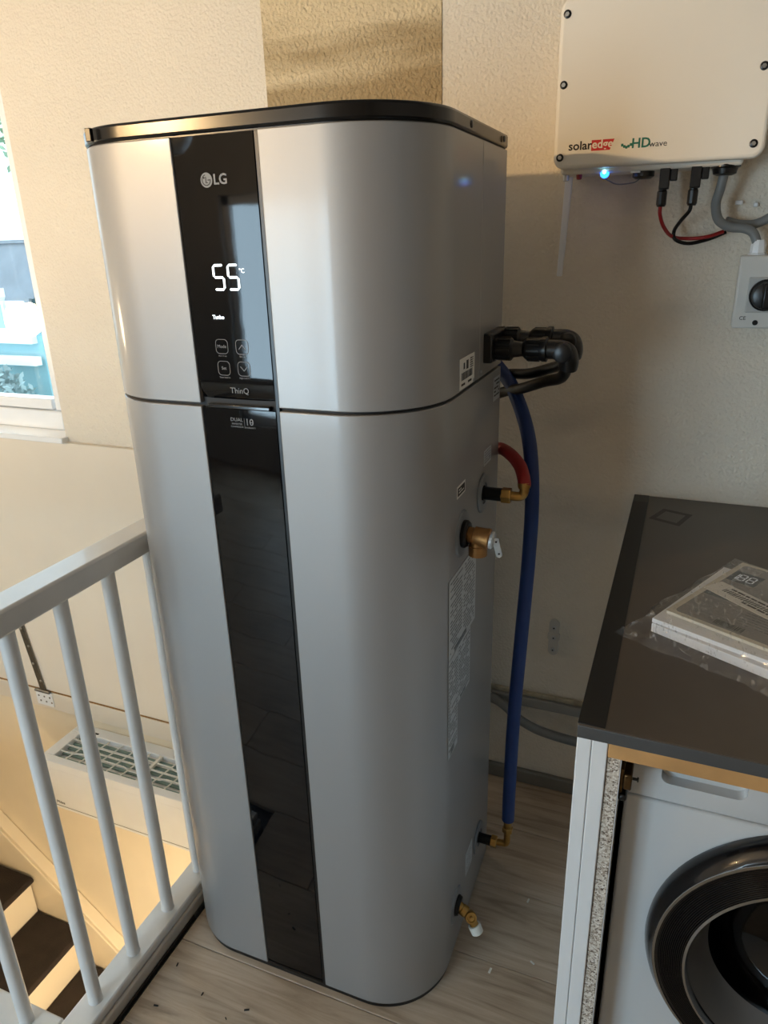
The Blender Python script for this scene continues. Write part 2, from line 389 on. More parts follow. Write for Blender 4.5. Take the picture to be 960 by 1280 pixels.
# ------------------------------------------------------------------ room shell
YW = .528
WX0, WX1, WZ0, WZ1 = -2.50, -1.235, .90, 2.26     # back window opening
X0, X1R, Y0, ZC, ZL = -3.7, 2.2, -3.4, 2.55, -2.75
SX, SY = -.345, -.56                               # edges of the stairwell opening
def build_room():
    bm = bmesh.new()
    for a in ((WX1, X1R, YW, YW+.16, -.16, ZC), (X0, WX0, YW, YW+.16, -.16, ZC), (WX0, WX1, YW, YW+.16, -.16, WZ0), (WX0, WX1, YW, YW+.16, WZ1, ZC)): bx(bm, *a)
    wb = struct(mobj('wall_back', bm, M_wall), 'cream stucco wall behind the water heater and window')
    box('plaster_patch', -.41, .017, YW-.0025, YW+.002, 1.2, ZC, M_patch, wb, bevel=.001)
    bm = bmesh.new()
    for a in ((X0, RW[0], Y0-.16, Y0, ZL, ZC), (RW[1], X1R, Y0-.16, Y0, ZL, ZC), (RW[0], RW[1], Y0-.16, Y0, ZL, RW[2]), (RW[0], RW[1], Y0-.16, Y0, RW[3], ZC)): bx(bm, *a)
    struct(mobj('wall_rear', bm, M_wallp))
    struct(box('wall_left', X0-.12, X0, Y0-.16, YW+.16, ZL, ZC, M_wallp, bevel=0))
    struct(box('wall_right', X1R, X1R+.12, Y0-.16, YW+.16, ZL, ZC, M_wallp, bevel=0))
    struct(box('ceiling', X0, X1R, Y0, YW, ZC, ZC+.1, M_ceil, bevel=0))
    struct(box('wall_stairwell_back', X0, X1R, YW, YW+.16, ZL, -.16, M_cream, bevel=0))
    # lower storey closing walls around the stairwell
    struct(box('wall_stairwell_right', SX-.02, SX+.08, SY, YW, ZL, -.2, M_cream, bevel=0))
    struct(box('wall_stairwell_front', X0, SX+.08, SY-.1, SY, ZL, -.2, M_cream, bevel=0))
    struct(box('floor_lower', X0, SX, SY, YW, ZL-.1, ZL, M_carpet, bevel=0))
    # floor slab with laminate planks
    bm = bmesh.new()
    bx(bm, SX, X1R, SY, YW, -.2, -.0125); bx(bm, X0, X1R, Y0, SY, -.2, -.0125); bx(bm, X0, -3.2, SY, YW, -.2, -.0125)
    fl = struct(mobj('floor', bm, M_darkcore), 'grey brown wood effect laminate floor')
    pw = .193; y = YW; row = 0
    while y > Y0 + .01:
        y0 = max(y-pw, Y0); xs = SX if (y0+y)/2 > SY else X0
        off = (row*.47) % 1.28; x = xs - off
        while x < X1R:
            a, b = max(x, xs), min(x+1.28, X1R)
            if b - a > .03:
                bm = bmesh.new(); bx(bm, a+.0006, b-.0006, y0+.0006, y-.0006, -.0124, 0)
                mobj('plank', bm, M_floor, fl, bevel=.0012, bseg=1)
            x += 1.28
        y -= pw; row += 1
    # skirting on the back wall
    struct(box('baseboard_back', -.34, .52, YW-.016, YW, 0, .042, mat('skirting', (118, 116, 110), .5, var=(10, .05)), bevel=.004))
    # back window
    w = bpy.data.objects.new('window_1', None); COL.objects.link(w); w.location = (0,0,0); struct(w, 'white plastic framed window left of the water heater')
    yf = .585
    bm = bmesh.new()
    fw = .062
    bx(bm, WX0, WX0+fw, yf, yf+.07, WZ0, WZ1); bx(bm, WX1-fw, WX1, yf, yf+.07, WZ0, WZ1)
    bx(bm, WX0+fw, WX1-fw, yf, yf+.07, WZ0, WZ0+fw); bx(bm, WX0+fw, WX1-fw, yf, yf+.07, WZ1-fw, WZ1)
    mobj('window_frame', bm, M_pvc, w, bevel=.004, smooth=30)
    bm = bmesh.new(); a0, a1, b0, b1, sw = WX0+fw+.002, WX1-fw-.002, WZ0+fw+.002, WZ1-fw-.002, .045
    bx(bm, a0, a0+sw, yf+.01, yf+.06, b0, b1); bx(bm, a1-sw+.015, a1, yf+.01, yf+.06, b0, b1)
    bx(bm, a0+sw, a1-sw, yf+.01, yf+.06, b0, b0+sw-.01); bx(bm, a0+sw, a1-sw, yf+.01, yf+.06, b1-sw, b1)
    mobj('sash', bm, M_pvc, w, bevel=.003, smooth=30)
    bm = bmesh.new(); bx(bm, a0+sw-.01, a1-sw+.02, yf+.03, yf+.034, b0+sw-.015, b1-sw+.01)
    mobj('pane', bm, M_pane, w)
    box('window_sill', WX0-.02, WX1+.008, .500, yf+.005, WZ0-.018, WZ0+.001, M_pvc, w, bevel=.003)
    # rear window behind the viewer
    w2 = bpy.data.objects.new('window_2', None); COL.objects.link(w2); struct(w2, 'wide white framed window in the rear wall')
    bm = bmesh.new(); f = .06; yr = Y0-.10
    for a in ((RW[0], RW[0]+f, RW[2], RW[3]), (RW[1]-f, RW[1], RW[2], RW[3]), (RW[0], RW[1], RW[2], RW[2]+f), (RW[0], RW[1], RW[3]-f, RW[3]), (-1.5, -1.44, RW[2], RW[3])):
        bx(bm, a[0], a[1], yr, yr+.06, a[2], a[3])
    mobj('window_frame', bm, M_pvc, w2, bevel=.003)
    bm = bmesh.new(); bx(bm, RW[0]+f, RW[1]-f, yr+.02, yr+.024, RW[2]+f, RW[3]-f); mobj('pane', bm, M_pane, w2)
build_room()

# pendant lamp for the upper walls; bowl shade added to block downward light
def pendant():
    x, y, z = LAMP_POS
    t = thing('pendant_lamp', 'pendant lamp with an added white bowl shade blocking its downward light', 'lamp', (x, y, z))
    tub('cord', [(0,0,.09), (0,0,.3), (0,0,ZC-z)], .004, M_black, t)
    lat('lamp_holder', (0,0,.04), (0,0,1), [(0,.02), (.045,.02), (.06,.006)], M_black, t)
    lat('shade', (0,0,-.13), (0,0,1), [(0,.012), (.008,.06), (.035,.105), (.078,.145), (.080,.143), (.038,.102), (.012,.058), (.005,.01)], M_white, t, seg=40, cap1=True)  # unseen bowl, shaped to cut off light below its rim
    bm = bmesh.new(); bmesh.ops.create_uvsphere(bm, u_segments=24, v_segments=14, radius=.03)
    mobj('bulb', bm, mat('warm_bulb', (255, 214, 150), .4, emit=((1, .66, .32, 1), LAMP_STRENGTH), var=(5, .01)), t, smooth=60)
    lat('ceiling_rose', (0,0,ZC-z-.03), (0,0,1), [(0,.03), (.012,.05), (.03,.052)], M_white, t)
pendant()
def downlamp():
    t = thing('wall_lamp', 'round bulkhead lamp on the lower stairwell wall', 'lamp', DOWN_POS)
    lat('back_plate', (.075,0,0), (-1,0,0), [(0,.10), (.03,.10), (.04,.09)], M_white, t)
    bm = bmesh.new(); bmesh.ops.create_uvsphere(bm, u_segments=20, v_segments=12, radius=.08, matrix=Matrix.Scale(.6, 4, (1,0,0)))
    bmesh.ops.translate(bm, vec=(.02,0,0), verts=bm.verts)
    mobj('diffuser', bm, mat('warm_diffuser', (255, 220, 160), .4, emit=((1, .86, .64, 1), DOWN_STRENGTH), var=(5, .01)), t, smooth=60)
downlamp()
def stair_fill():  # added fill light, brightens the board and wall along the stairs
    x, y, z = STAIR_FILL_POS
    t = thing('stair_fill_lamp', 'added fill globe out of view, brightening the stairwell board', 'lamp', (x, y, z))
    tub('cord', [(0,0,.10), (0,0,.5), (0,0,ZC-z)], .004, M_white, t)
    lat('lamp_holder', (0,0,.07), (0,0,1), [(0,.04), (.03,.035), (.06,.012)], M_white, t)
    bm = bmesh.new(); bmesh.ops.create_uvsphere(bm, u_segments=24, v_segments=14, radius=.085)
    mobj('globe', bm, mat('warm_fill', (255, 226, 180), .4, emit=((1, .78, .50, 1), STAIR_FILL_STRENGTH), var=(5, .01)), t, smooth=60)
stair_fill()

# ------------------------------------------------------------------ water heater
HL, HR, HF, HB, HRAD, HT, HS = -.354, .236, -.232, .232, .14, 1.600, 1.229
S0, S1 = -.128, .0106
def outline(off=0., n=20):
    """from back right, round the front, to back left; offset inwards by off"""
    l, r, f, b = HL+off, HR-off, HF+off, HB-off*.0; rad = HRAD-off; P = [(r-.004, b)]
    for i in range(n+1):
        a = -i/n*PI/2; P.append((r-rad+rad*math.cos(a), f+rad+rad*math.sin(a)))
    for i in range(n+1):
        a = -PI/2 - i/n*PI/2; P.append((l+rad+rad*math.cos(a), f+rad+rad*math.sin(a)))
    P.append((l, b)); return P
def clip(P, test, cut):
    return P
def shell(name, pts_o, pts_i, z0, z1, m, parent, bevel=.0015):
    bm = bmesh.new(); n = len(pts_o)
    A = [[bm.verts.new((x, y, z)) for x, y in pts_o] for z in (z0, z1)]; B = [[bm.verts.new((x, y, z)) for x, y in pts_i] for z in (z0, z1)]
    for i in range(n-1):
        bm.faces.new((A[0][i], A[0][i+1], A[1][i+1], A[1][i])); bm.faces.new((B[0][i], B[1][i], B[1][i+1], B[0][i+1]))
        bm.faces.new((A[1][i], A[1][i+1], B[1][i+1], B[1][i])); bm.faces.new((A[0][i], B[0][i], B[0][i+1], A[0][i+1]))
    for i in (0, n-1): bm.faces.new((A[0][i], A[1][i], B[1][i], B[0][i]))
    return mobj(name, bm, m, parent, smooth=30, bevel=bevel)
def solid(name, pts, z0, z1, m, parent, bevel=.002):
    bm = bmesh.new(); prism(bm, [(x, y, z0) for x, y in pts], (0, 0, z1-z0)); return mobj(name, bm, m, parent, smooth=30, bevel=bevel)
def heater():
    h = thing('water_heater', 'tall silver hot water heater with a black glass strip and lit 55 display', 'water heater')
    O, I = outline(0), outline(.014)
    n = 20
    right_o = O[1:n+2] + [(S1, HF)]; right_i = I[1:n+2] + [(S1, HF+.014)]
    left_o = [(S0, HF)] + O[n+2:]; left_i = [(S0, HF+.014)] + I[n+2:]
    side_o = [(HR-.004, HB)] + [O[1]]; side_i = [(HR-.018, HB)] + [I[1]]
    ys = .066
    xs = HR - .004*(ys-O[1][1])/(HB-O[1][1])
    core = [(x, y) for x, y in outline(.008)]
    solid('inner_casing', core, .012, HT, M_darkcore, h)
    # upper panels
    shell('upper_front_panel', [(xs, ys-.0006)] + right_o, [(xs-.014, ys-.0006)] + right_i, HS+.0025, HT, M_silver, h)
    shell('upper_side_panel', [(HR-.004, HB), (xs, ys+.0006)], [(HR-.018, HB), (xs-.014, ys+.0006)], HS+.0025, HT, M_silver, h)
    shell('upper_front_panel', left_o, left_i, HS+.0025, HT, M_silver, h)
    shell('lower_front_panel', [(HR-.004, HB)] + right_o, [(HR-.018, HB)] + right_i, .012, HS-.0025, M_silver, h)
    shell('lower_front_panel', left_o, left_i, .012, HS-.0025, M_silver, h)
    box('rear_panel', HL+.006, HR-.012, HB-.012, HB, .02, HT, M_silver, h)
    # lid, plinth
    lid = solid('lid', outline(-.001), HT+.0015, HT+.0235, M_lid, h, bevel=.004)
    solid('lid_gasket', outline(.004), HT-.001, HT+.002, M_black, h, bevel=0)
    for yy in (-.01, .19): lat('lid_screw', (HR-.001, yy, HT+.013), (1,0,0), [(0,.005), (.002,.005), (.003,.003)], M_black, lid, seg=12)
    bm = bmesh.new(); bx(bm, -.272, -.262, HF-.0025, HF+.004, HT+.0035, HT+.021); mobj('lid_clip', bm, M_lid, lid, bevel=.001)
    solid('plinth', outline(.003), 0, .0125, M_black, h, bevel=0)
    # black glass strip: a curved section with a lip at its lower end
    def strip(name, z0, z1, lip):
        bm = bmesh.new(); zs = [z0, z0+.003, z0+.008, z0+.015, z0+.024, z0+.036, z0+.06, z1-.03, z1-.012, z1-.004, z1]; rows = []
        xl, xr = S0+.002, S1-.0075
        for z in zs:
            d = 0
            if lip and z < z0+.036: t = (z0+.036-z)/.036; d = .010*t*t
            rows.append([bm.verts.new((xl + (xr-xl)*i/6, HF + .001 + d + .0005*(2*i/6-1)**4, z)) for i in range(7)])
        back = [[bm.verts.new((x, HF+.018, z)) for x in (xl, xr)] for z in (z0, z1)]
        for a, b in zip(rows, rows[1:]):
            for i in range(6): bm.faces.new((a[i], a[i+1], b[i+1], b[i]))
        bm.faces.new((back[0][0], back[1][0], back[1][1], back[0][1]))
        bm.faces.new([back[0][0]] + rows[0] + [back[0][1]][::1]); bm.faces.new([back[1][0]] + rows[-1] + [back[1][1]])
        bm.faces.new([back[0][0]] + [r[0] for r in rows] + [back[1][0]]); bm.faces.new([back[0][1]] + [r[-1] for r in rows] + [back[1][1]])
        return mobj(name, bm, M_bglass, h, smooth=40)
    cp = strip('control_panel', HS+.004, HT-.001, True)
    lp = strip('lower_glass_strip', .013, HS-.004, False)
    box('strip_channel', S1-.0072, S1-.0006, HF+.003, HF+.016, .013, HT-.001, M_black, h, bevel=.0008)
    box('panel_lip', S0+.012, S1-.016, HF-.0005, HF+.012, HS-.0035, HS+.0028, M_blackg, h, bevel=.0015)
    # --- display graphics
    yp = HF + .0009
    org = lambda x, z: (x, yp, z)
    # round emblem and letters
    bm = bmesh.new(); c = org(-.0755, 1.5435); r = .0095; N = 32
    circ = lambda rr: [(rr*math.cos(2*PI*i/N), rr*math.sin(2*PI*i/N)) for i in range(N)]
    flat(bm, c, FRONT, circ(r)); mobj('emblem', bm, M_print_g, cp)
    bm = bmesh.new()
    arc = [(.0072*math.cos(a), .0072*math.sin(a)) for a in [PI*.55 + i/20*PI*1.45 for i in range(21)]]
    arc_in = [(p[0]*.84, p[1]*.84) for p in arc]
    flat(bm, c, FRONT, arc + arc_in[::-1], .0002, .0006)
    rect(bm, c, FRONT, .0022, .0072, -.0006, .0006, .0002, .0006)
    rect(bm, c, FRONT, -.0012, 0, -.0038, .0042, .0002, .0006); rect(bm, c, FRONT, -.0012, .0022, -.0038, -.0027, .0002, .0006)
    flat(bm, (c[0]-.0036, c[1], c[2]+.003), FRONT, circ(.0013), .0002, .0006)
    mobj('emblem_face', bm, M_print_k, cp)
    text('brand_letters', 'LG', .0185, org(-.0530, 1.5432), FRONT, M_print_g, cp, bold=.0004)
    # seven segment 55
    def seg_digit(name, cx, cz, w, hh, on, th):
        bm = bmesh.new(); g = .0006
        for s in on:
            if s in 'adg':
                z = {'a': hh/2, 'g': 0, 'd': -hh/2}[s]
                flat(bm, org(cx, cz+z), FRONT, [(-w/2+g, 0), (-w/2+th/2+g, th/2), (w/2-th/2-g, th/2), (w/2-g, 0), (w/2-th/2-g, -th/2), (-w/2+th/2+g, -th/2)], .0003, .0003)
            else:
                x = w/2 if s in 'bc' else -w/2; z0, z1 = (0, hh/2) if s in 'bf' else (-hh/2, 0)
                flat(bm, org(cx+x, cz), FRONT, [(0, z0+g), (th/2, z0+th/2+g), (th/2, z1-th/2-g), (0, z1-g), (-th/2, z1-th/2-g), (-th/2, z0+th/2+g)], .0003, .0003)
        mobj(name, bm, M_led, cp)
    seg_digit('display_digit', -.0715, 1.4165, .0165, .033, 'afgcd', .0032)
    seg_digit('display_digit', -.0470, 1.4165, .0165, .033, 'afgcd', .0032)
    text('display_unit', '°C', .0085, org(-.0325, 1.4250), FRONT, M_led, cp)
    text('display_mode', 'Turbo', .0078, org(-.0795, 1.3610), FRONT, M_led, cp, bold=.0001)
    for (x, z, lab, cap) in ((-.0790, 1.3190, 'Mode', 'Wi-Fi 3 sec'), (-.0440, 1.3190, None, 'Up 3 sec'), (-.0790, 1.2870, 'Set', 'Timer hold 3 s'), (-.0440, 1.2870, None, 'Night hold 3 s')):
        bm = bmesh.new(); ring2d(bm, org(x, z), FRONT, rrect(.0215, .0215, .006), rrect(.0201, .0201, .0053)); b = mobj('touch_button', bm, M_print_g, cp)
        if lab: text('button_text', lab, .0068, org(x, z), FRONT, M_print_g, b)
        else:
            s = 1 if z > 1.30 else -1; bm = bmesh.new()
            flat(bm, org(x, z), FRONT, [(-.0062, -.003*s), (0, .0036*s), (.0062, -.003*s), (.0055, -.0036*s), (0, .0022*s), (-.0055, -.0036*s)])
            mobj('button_arrow', bm, M_print_g, b)
        text('button_caption', cap, .0032, org(x, z-.0138), FRONT, M_print_g, b)
    text('panel_word', 'ThinQ', .0125, (-.0560, HF+.0018, 1.2535), FRONT, M_print_g, cp)
    lo = lambda x, z: (x, HF+.0009, z)
    text('strip_word', 'DUAL', .0078, lo(-.0660, 1.2090), FRONT, M_print_g, lp, sx=1.1)
    text('strip_word', 'INVERTER', .0042, lo(-.0660, 1.2025), FRONT, M_print_g, lp)
    text('strip_word', 'COMPRESSOR', .0036, lo(-.0660, 1.1980), FRONT, M_print_g, lp)
    bm = bmesh.new(); rect(bm, lo(-.0525, 1.204), FRONT, -.0002, .0002, -.008, .008); mobj('strip_divider', bm, M_print_g, lp)
    text('strip_word', '10', .0150, lo(-.0435, 1.2060), FRONT, M_print_g, lp)
    text('strip_word', 'WARRANTY', .0034, lo(-.0425, 1.1975), FRONT, M_print_g, lp)
    bm = bmesh.new(); rect(bm, lo(-.0393, 1.2060), FRONT, -.002, .002, -.0006, .0006); mobj('strip_mark', bm, M_print_g, lp)
    # --- side labels
    def xside(y): return HR - .004*(y+.092)/(HB+.092) if y > -.092 else HR
    def label(name, y0, y1, z0, z1, m):
        bm = bmesh.new(); yc, zc = (y0+y1)/2, (z0+z1)/2; o = (xside(y0), yc, zc)
        flat(bm, o, SIDE, [(-(y1-y0)/2, -(z1-z0)/2), ((y1-y0)/2, -(z1-z0)/2), ((y1-y0)/2, (z1-z0)/2), (-(y1-y0)/2, (z1-z0)/2)], .0006, -.0002)
        return mobj(name, bm, m, h), o, (y1-y0)/2, (z1-z0)/2
    l, o, a, b = label('paper_sticker', -.057, .027, 1.2345, 1.283, M_label)
    bm = bmesh.new(); barcode(bm, o, SIDE, -a*.8, a*.7, -b*.45, b*.05, 3)
    rect(bm, o, SIDE, -.022, -.014, .006, .016, .0001, .0005); rect(bm, o, SIDE, -.006, .006, .004, .018, .0001, .0005); textlines(bm, o, SIDE, .016, .034, .003, .019, .0035, .002, 5, .1)
    rect(bm, o, SIDE, -a*.8, -a*.3, -b*.8, -b*.65, .0001, .0005); rect(bm, o, SIDE, a*.1, a*.6, -b*.8, -b*.65, .0001, .0005)
    mobj('sticker_print', bm, M_print_k, l)
    l, o, a, b = label('silver_sticker', .112, .165, 1.058, 1.088, M_silverlabel)
    bm = bmesh.new(); textlines(bm, o, SIDE, -a*.8, a*.8, -b*.8, b*.8, .005, .002, 6); mobj('sticker_print', bm, M_flange, l)
    l, o, a, b = label('small_sticker', -.066, -.018, 1.055, 1.076, M_label)
    bm = bmesh.new(); rect(bm, o, SIDE, -a*.85, a*.85, -b*.7, b*.7, .0001, .0005); mobj('sticker_print', bm, M_print_k, l)
    bm = bmesh.new(); textlines(bm, o, SIDE, -a*.6, a*.6, -b*.4, b*.4, .005, .0025, 8, off=.0007); mobj('sticker_print', bm, M_label, l)
    for (y0, y1, z0, z1, sd) in ((-.108, .060, .768, .922, 11), (-.048, .031, .642, .766, 12), (-.108, -.051, .556, .766, 13)):
        l, o, a, b = label('rating_plate', y0, y1, z0, z1, M_silverlabel)
        bm = bmesh.new(); textlines(bm, o, SIDE, -a*.9, -a*.05 if a > .05 else a*.9, -b*.92, b*.92, .0068, .0030, sd)
        if a > .05: textlines(bm, o, SIDE, a*.05, a*.9, -b*.92, b*.92, .0068, .0030, sd+20)
        barcode(bm, o, SIDE, -a*.6, a*.3, -b*.98, -b*.85, sd)
        mobj('plate_print', bm, mat('plate_ink', (96, 100, 104), .5, var=(50, .05)), l)
    l, o, a, b = label('silver_sticker', .030, .082, .128, .192, M_silverlabel)
    bm = bmesh.new(); textlines(bm, o, SIDE, -a*.8, a*.8, -b*.8, b*.8, .007, .002, 16); mobj('sticker_print', bm, M_flange, l)
    l, o, a, b = label('silver_sticker', .175, .222, 1.168, 1.212, M_silverlabel)
    bm = bmesh.new(); textlines(bm, o, SIDE, -a*.8, a*.8, -b*.8, b*.8, .007, .003, 17); mobj('sticker_print', bm, M_print_k, l)
    for yy in (.022, .072): lat('panel_screw', (HR-.002, yy, 1.243 if yy > .05 else 1.238), (1,0,0), [(0,.004), (.0015,.004), (.003,.002)], M_steel, h, seg=12)
    # --- fittings; X axis points out of the side
    def flange(y, z, r): return lat('flange', (HR-.002, y, z), (1,0,0), [(0,r), (.002,r), (.0045,r*.93), (.0045,r*.55), (.002,r*.5)], M_flange, h, seg=36)
    # hot outlet
    y, z = .105, 1.010; f = flange(y, z, .038)
    lat('sleeve', (HR, y, z), (1,0,0), [(0,.0145), (.003,.0145), (.003,.0125), (.036,.0125), (.036,.010)], M_rubber, f)
    lat('hex_nut', (HR+.035, y, z), (1,0,0), [(0,.0135), (.0015,.0148), (.0165,.0148), (.018,.0135)], M_brass, f, seg=6, smooth=20)
    tub('elbow', [(HR+.05,y,z), (HR+.066,y,z), (HR+.073,y+.001,z+.003), (HR+.0765,y+.001,z+.011), (HR+.0765,y+.002,z+.022)], .0088, M_brass, f)
    lat('collar', (HR+.0765,y+.002,z+.016), (-.15,.15,1), [(0,.0105), (.004,.0118), (.010,.0118), (.012,.010)], M_brass, f)
    # cold inlet
    y, z = .134, .146; f = flange(y, z, .038)
    lat('sleeve', (HR, y, z), (1,0,0), [(0,.0125), (.003,.0125), (.003,.0115), (.031,.0115), (.031,.009)], M_rubber, f)
    lat('hex_nut', (HR+.030, y, z), (1,0,0), [(0,.013), (.0015,.0142), (.012,.0142), (.014,.0125)], M_brass, f, seg=6, smooth=20)
    tub('elbow', [(HR+.042,y,z+.001), (HR+.052,y,z+.002), (HR+.062,y,z+.004), (HR+.067,y,z+.012), (HR+.0675,y,z+.05)], .0078, M_brass, f)
    lat('hex_nut', (HR+.0675,y,z+.040), (0,0,1), [(0,.0095), (.002,.0125), (.012,.0125), (.014,.0095)], M_brass, f, seg=6, smooth=20)
    lat('collar', (HR+.0675,y,z+.053), (0,0,1), [(0,.008), (.006,.0095), (.022,.0095), (.030,.008)], M_brass, f)
    # relief valve
    y, z = -.033, .982; f = flange(y, z, .042)
    lat('sleeve', (HR, y, z), (1,0,-.02), [(0,.0245), (.008,.0245), (.012,.021), (.012,.016)], M_rubber, f, seg=28)
    v = lat('relief_valve', (HR+.010, y, z), (1,0,-.12), [(0,.0135), (.010,.0138), (.0115,.0165), (.030,.0175), (.034,.0185), (.038,.0185), (.040,.0155)], M_bronze, f, seg=28)
    lat('valve_outlet', (HR+.028, y, z-.004), (.02,0,-1), [(0,.014), (.014,.0148), (.0145,.0162), (.032,.0162), (.032,.012), (.020,.011)], M_bronze, v, seg=24)
    lat('spring_cap', (HR+.049, y, z-.005), (1,0,-.12), [(0,.0155), (.005,.0155), (.0075,.0125), (.0085,.006)], M_zinc, v, seg=20, smooth=15)
    bm = bmesh.new(); pr = rrect(.0105, .036, .0045)
    mt = Matrix.Translation((HR+.0640, y-.006, z-.016)) @ Matrix.Rotation(-.26, 4, 'Y') @ Matrix.Rotation(.45, 4, 'Z')
    prism(bm, [mt @ Vector((a, 0, b)) for a, b in pr], mt.to_3x3() @ Vector((0, .0028, 0)))
    lv = mobj('lever', bm, M_zinc, v, bevel=.0006)
    for zz in (.011, -.011):
        bm = bmesh.new(); lathe(bm, mt @ Vector((0, -.0004, zz)), mt.to_3x3() @ Vector((0,1,0)), [(0,.0018), (.0036,.0018)], 10); mobj('lever_hole', bm, M_black, lv)
    bm = bmesh.new(); tube(bm, [(HR+.054, y, z-.006), (HR+.064, y-.003, z-.003)], .003, 10); mobj('lever_pin', bm, M_steel, v, smooth=40)
    # drain tap
    y, z = -.045, .128; f = flange(y, z, .040)
    lat('sleeve', (HR, y, z), (1,0,-.1), [(0,.022), (.004,.022), (.010,.019), (.010,.014)], M_rubber, f, seg=24)
    d = Vector((.80, -.12, -.42)).normalized(); p = Vector((HR+.004, y, z+.001))
    dv = lat('drain_valve', p, d, [(0,.0105), (.010,.0105), (.011,.012), (.022,.0125), (.023,.0100), (.040,.0100)], M_brass, f, seg=20)
    q = p + d*.033; e = Vector((.30, -.62, .42)).normalized()
    lat('valve_knob', q - e*.004, e, [(0,.012), (.014,.0125), (.0175,.0115), (.0175,.0085), (.016,.0075), (.016,.0035), (.020,.0035), (.0205,.002)], M_brass, dv, seg=24)
    d2 = Vector((.42, -.12, -.80)).normalized(); q2 = q + d2*.008
    lat('valve_spout', q2, d2, [(0,.009), (.012,.0095), (.014,.0095)], M_brass, dv, seg=20)
    lat('spout_cap', q2 + d2*.012, d2, [(0,.0125), (.001,.0135), (.018,.0130), (.0195,.0115)], M_cap, dv, seg=24)
    # two black condensate connectors with elbows
    for (y, z, x0, sc) in ((.115, 1.2755, HR, 1.0), (.190, 1.2840, HR-.004, 1.0)):
        c = lat('drain_connector', (x0, y, z), (1,0,.02), [(0,.0205), (.010,.0215), (.014,.0215), (.0145,.0185), (.016,.0185), (.017,.0192), (.042,.0192), (.044,.0165), (.046,.0145), (.060,.0125), (.062,.0125), (.066,.0165), (.070,.0192), (.092,.0192), (.096,.0212), (.103,.0212), (.105,.0165), (.118,.0165)], M_black, h, seg=26)
        bm = bmesh.new()
        for k in range(12):
            a = 2*PI*k/12
            for (xa, xb) in ((.018, .041), (.071, .091)):
                mt = Matrix.Translation((x0, y, z+.001)) @ Matrix.Rotation(a, 4, 'X'); bx(bm, xa, xb, -.0015, .0015, .0188, .0203, mt)
        mobj('grip_rib', bm, M_black, c, kind='stuff')
        ex = x0 + .118
        tub('elbow', [(ex-.004, y, z+.002), (ex+.008, y, z+.002), (ex+.019, y+.002, z-.004), (ex+.022, y+.006, z-.018), (ex+.020, y+.010, z-.030)], [.0165]*3*8 + [.0165]*9, M_black, c, n=8)
        bm = bmesh.new(); lathe(bm, (ex+.012, y-.017, z-.002), (0,1,0), [(0,.010), (.002,.0155), (.010,.0175), (.030,.0175), (.033,.012)], 22); mobj('elbow_boss', bm, M_black, c, smooth=40)
    box('connector_block', HR-.006, HR+.013, .092, .206, 1.2530, 1.3040, M_black, h, bevel=.004)
heater()
def hoses():
    tag(tub('drain_hose', [(.372,.128,1.246), (.358,.160,1.222), (.322,.200,1.206), (.270,.250,1.181), (.218,.300,1.160), (.10,.36,1.10), (-.02,.40,1.0)], .0105, M_rubber), 'front glossy black drain hose from the elbow nearest the viewer', 'hose', 'black hoses behind the heater')
    tag(tub('drain_hose', [(.366,.200,1.253), (.350,.226,1.235), (.318,.262,1.219), (.276,.285,1.204), (.21,.335,1.190), (.10,.40,1.15), (-.02,.44,1.05)], .0105, M_rubber), 'rear black drain hose from the elbow nearest the wall', 'hose', 'black hoses behind the heater')
    tag(tub('water_hose', [(.3125,.107,1.030), (.3085,.116,1.043), (.293,.150,1.056), (.262,.205,1.060), (.224,.262,1.054), (.16,.32,1.03), (.05,.36,.98)], .0122, M_red), 'red insulated hose curving from the hot brass elbow behind the heater', 'hose')
    tag(tub('water_hose', [(.3035,.134,.222), (.3035,.134,.30), (.303,.150,.482), (.307,.170,.670), (.311,.190,.846), (.310,.200,.980), (.293,.230,1.084), (.257,.270,1.158), (.217,.310,1.200), (.13,.36,1.26), (.02,.40,1.28)], .0140, M_blue), 'long blue insulated hose rising from the cold inlet at floor level', 'hose')
hoses()

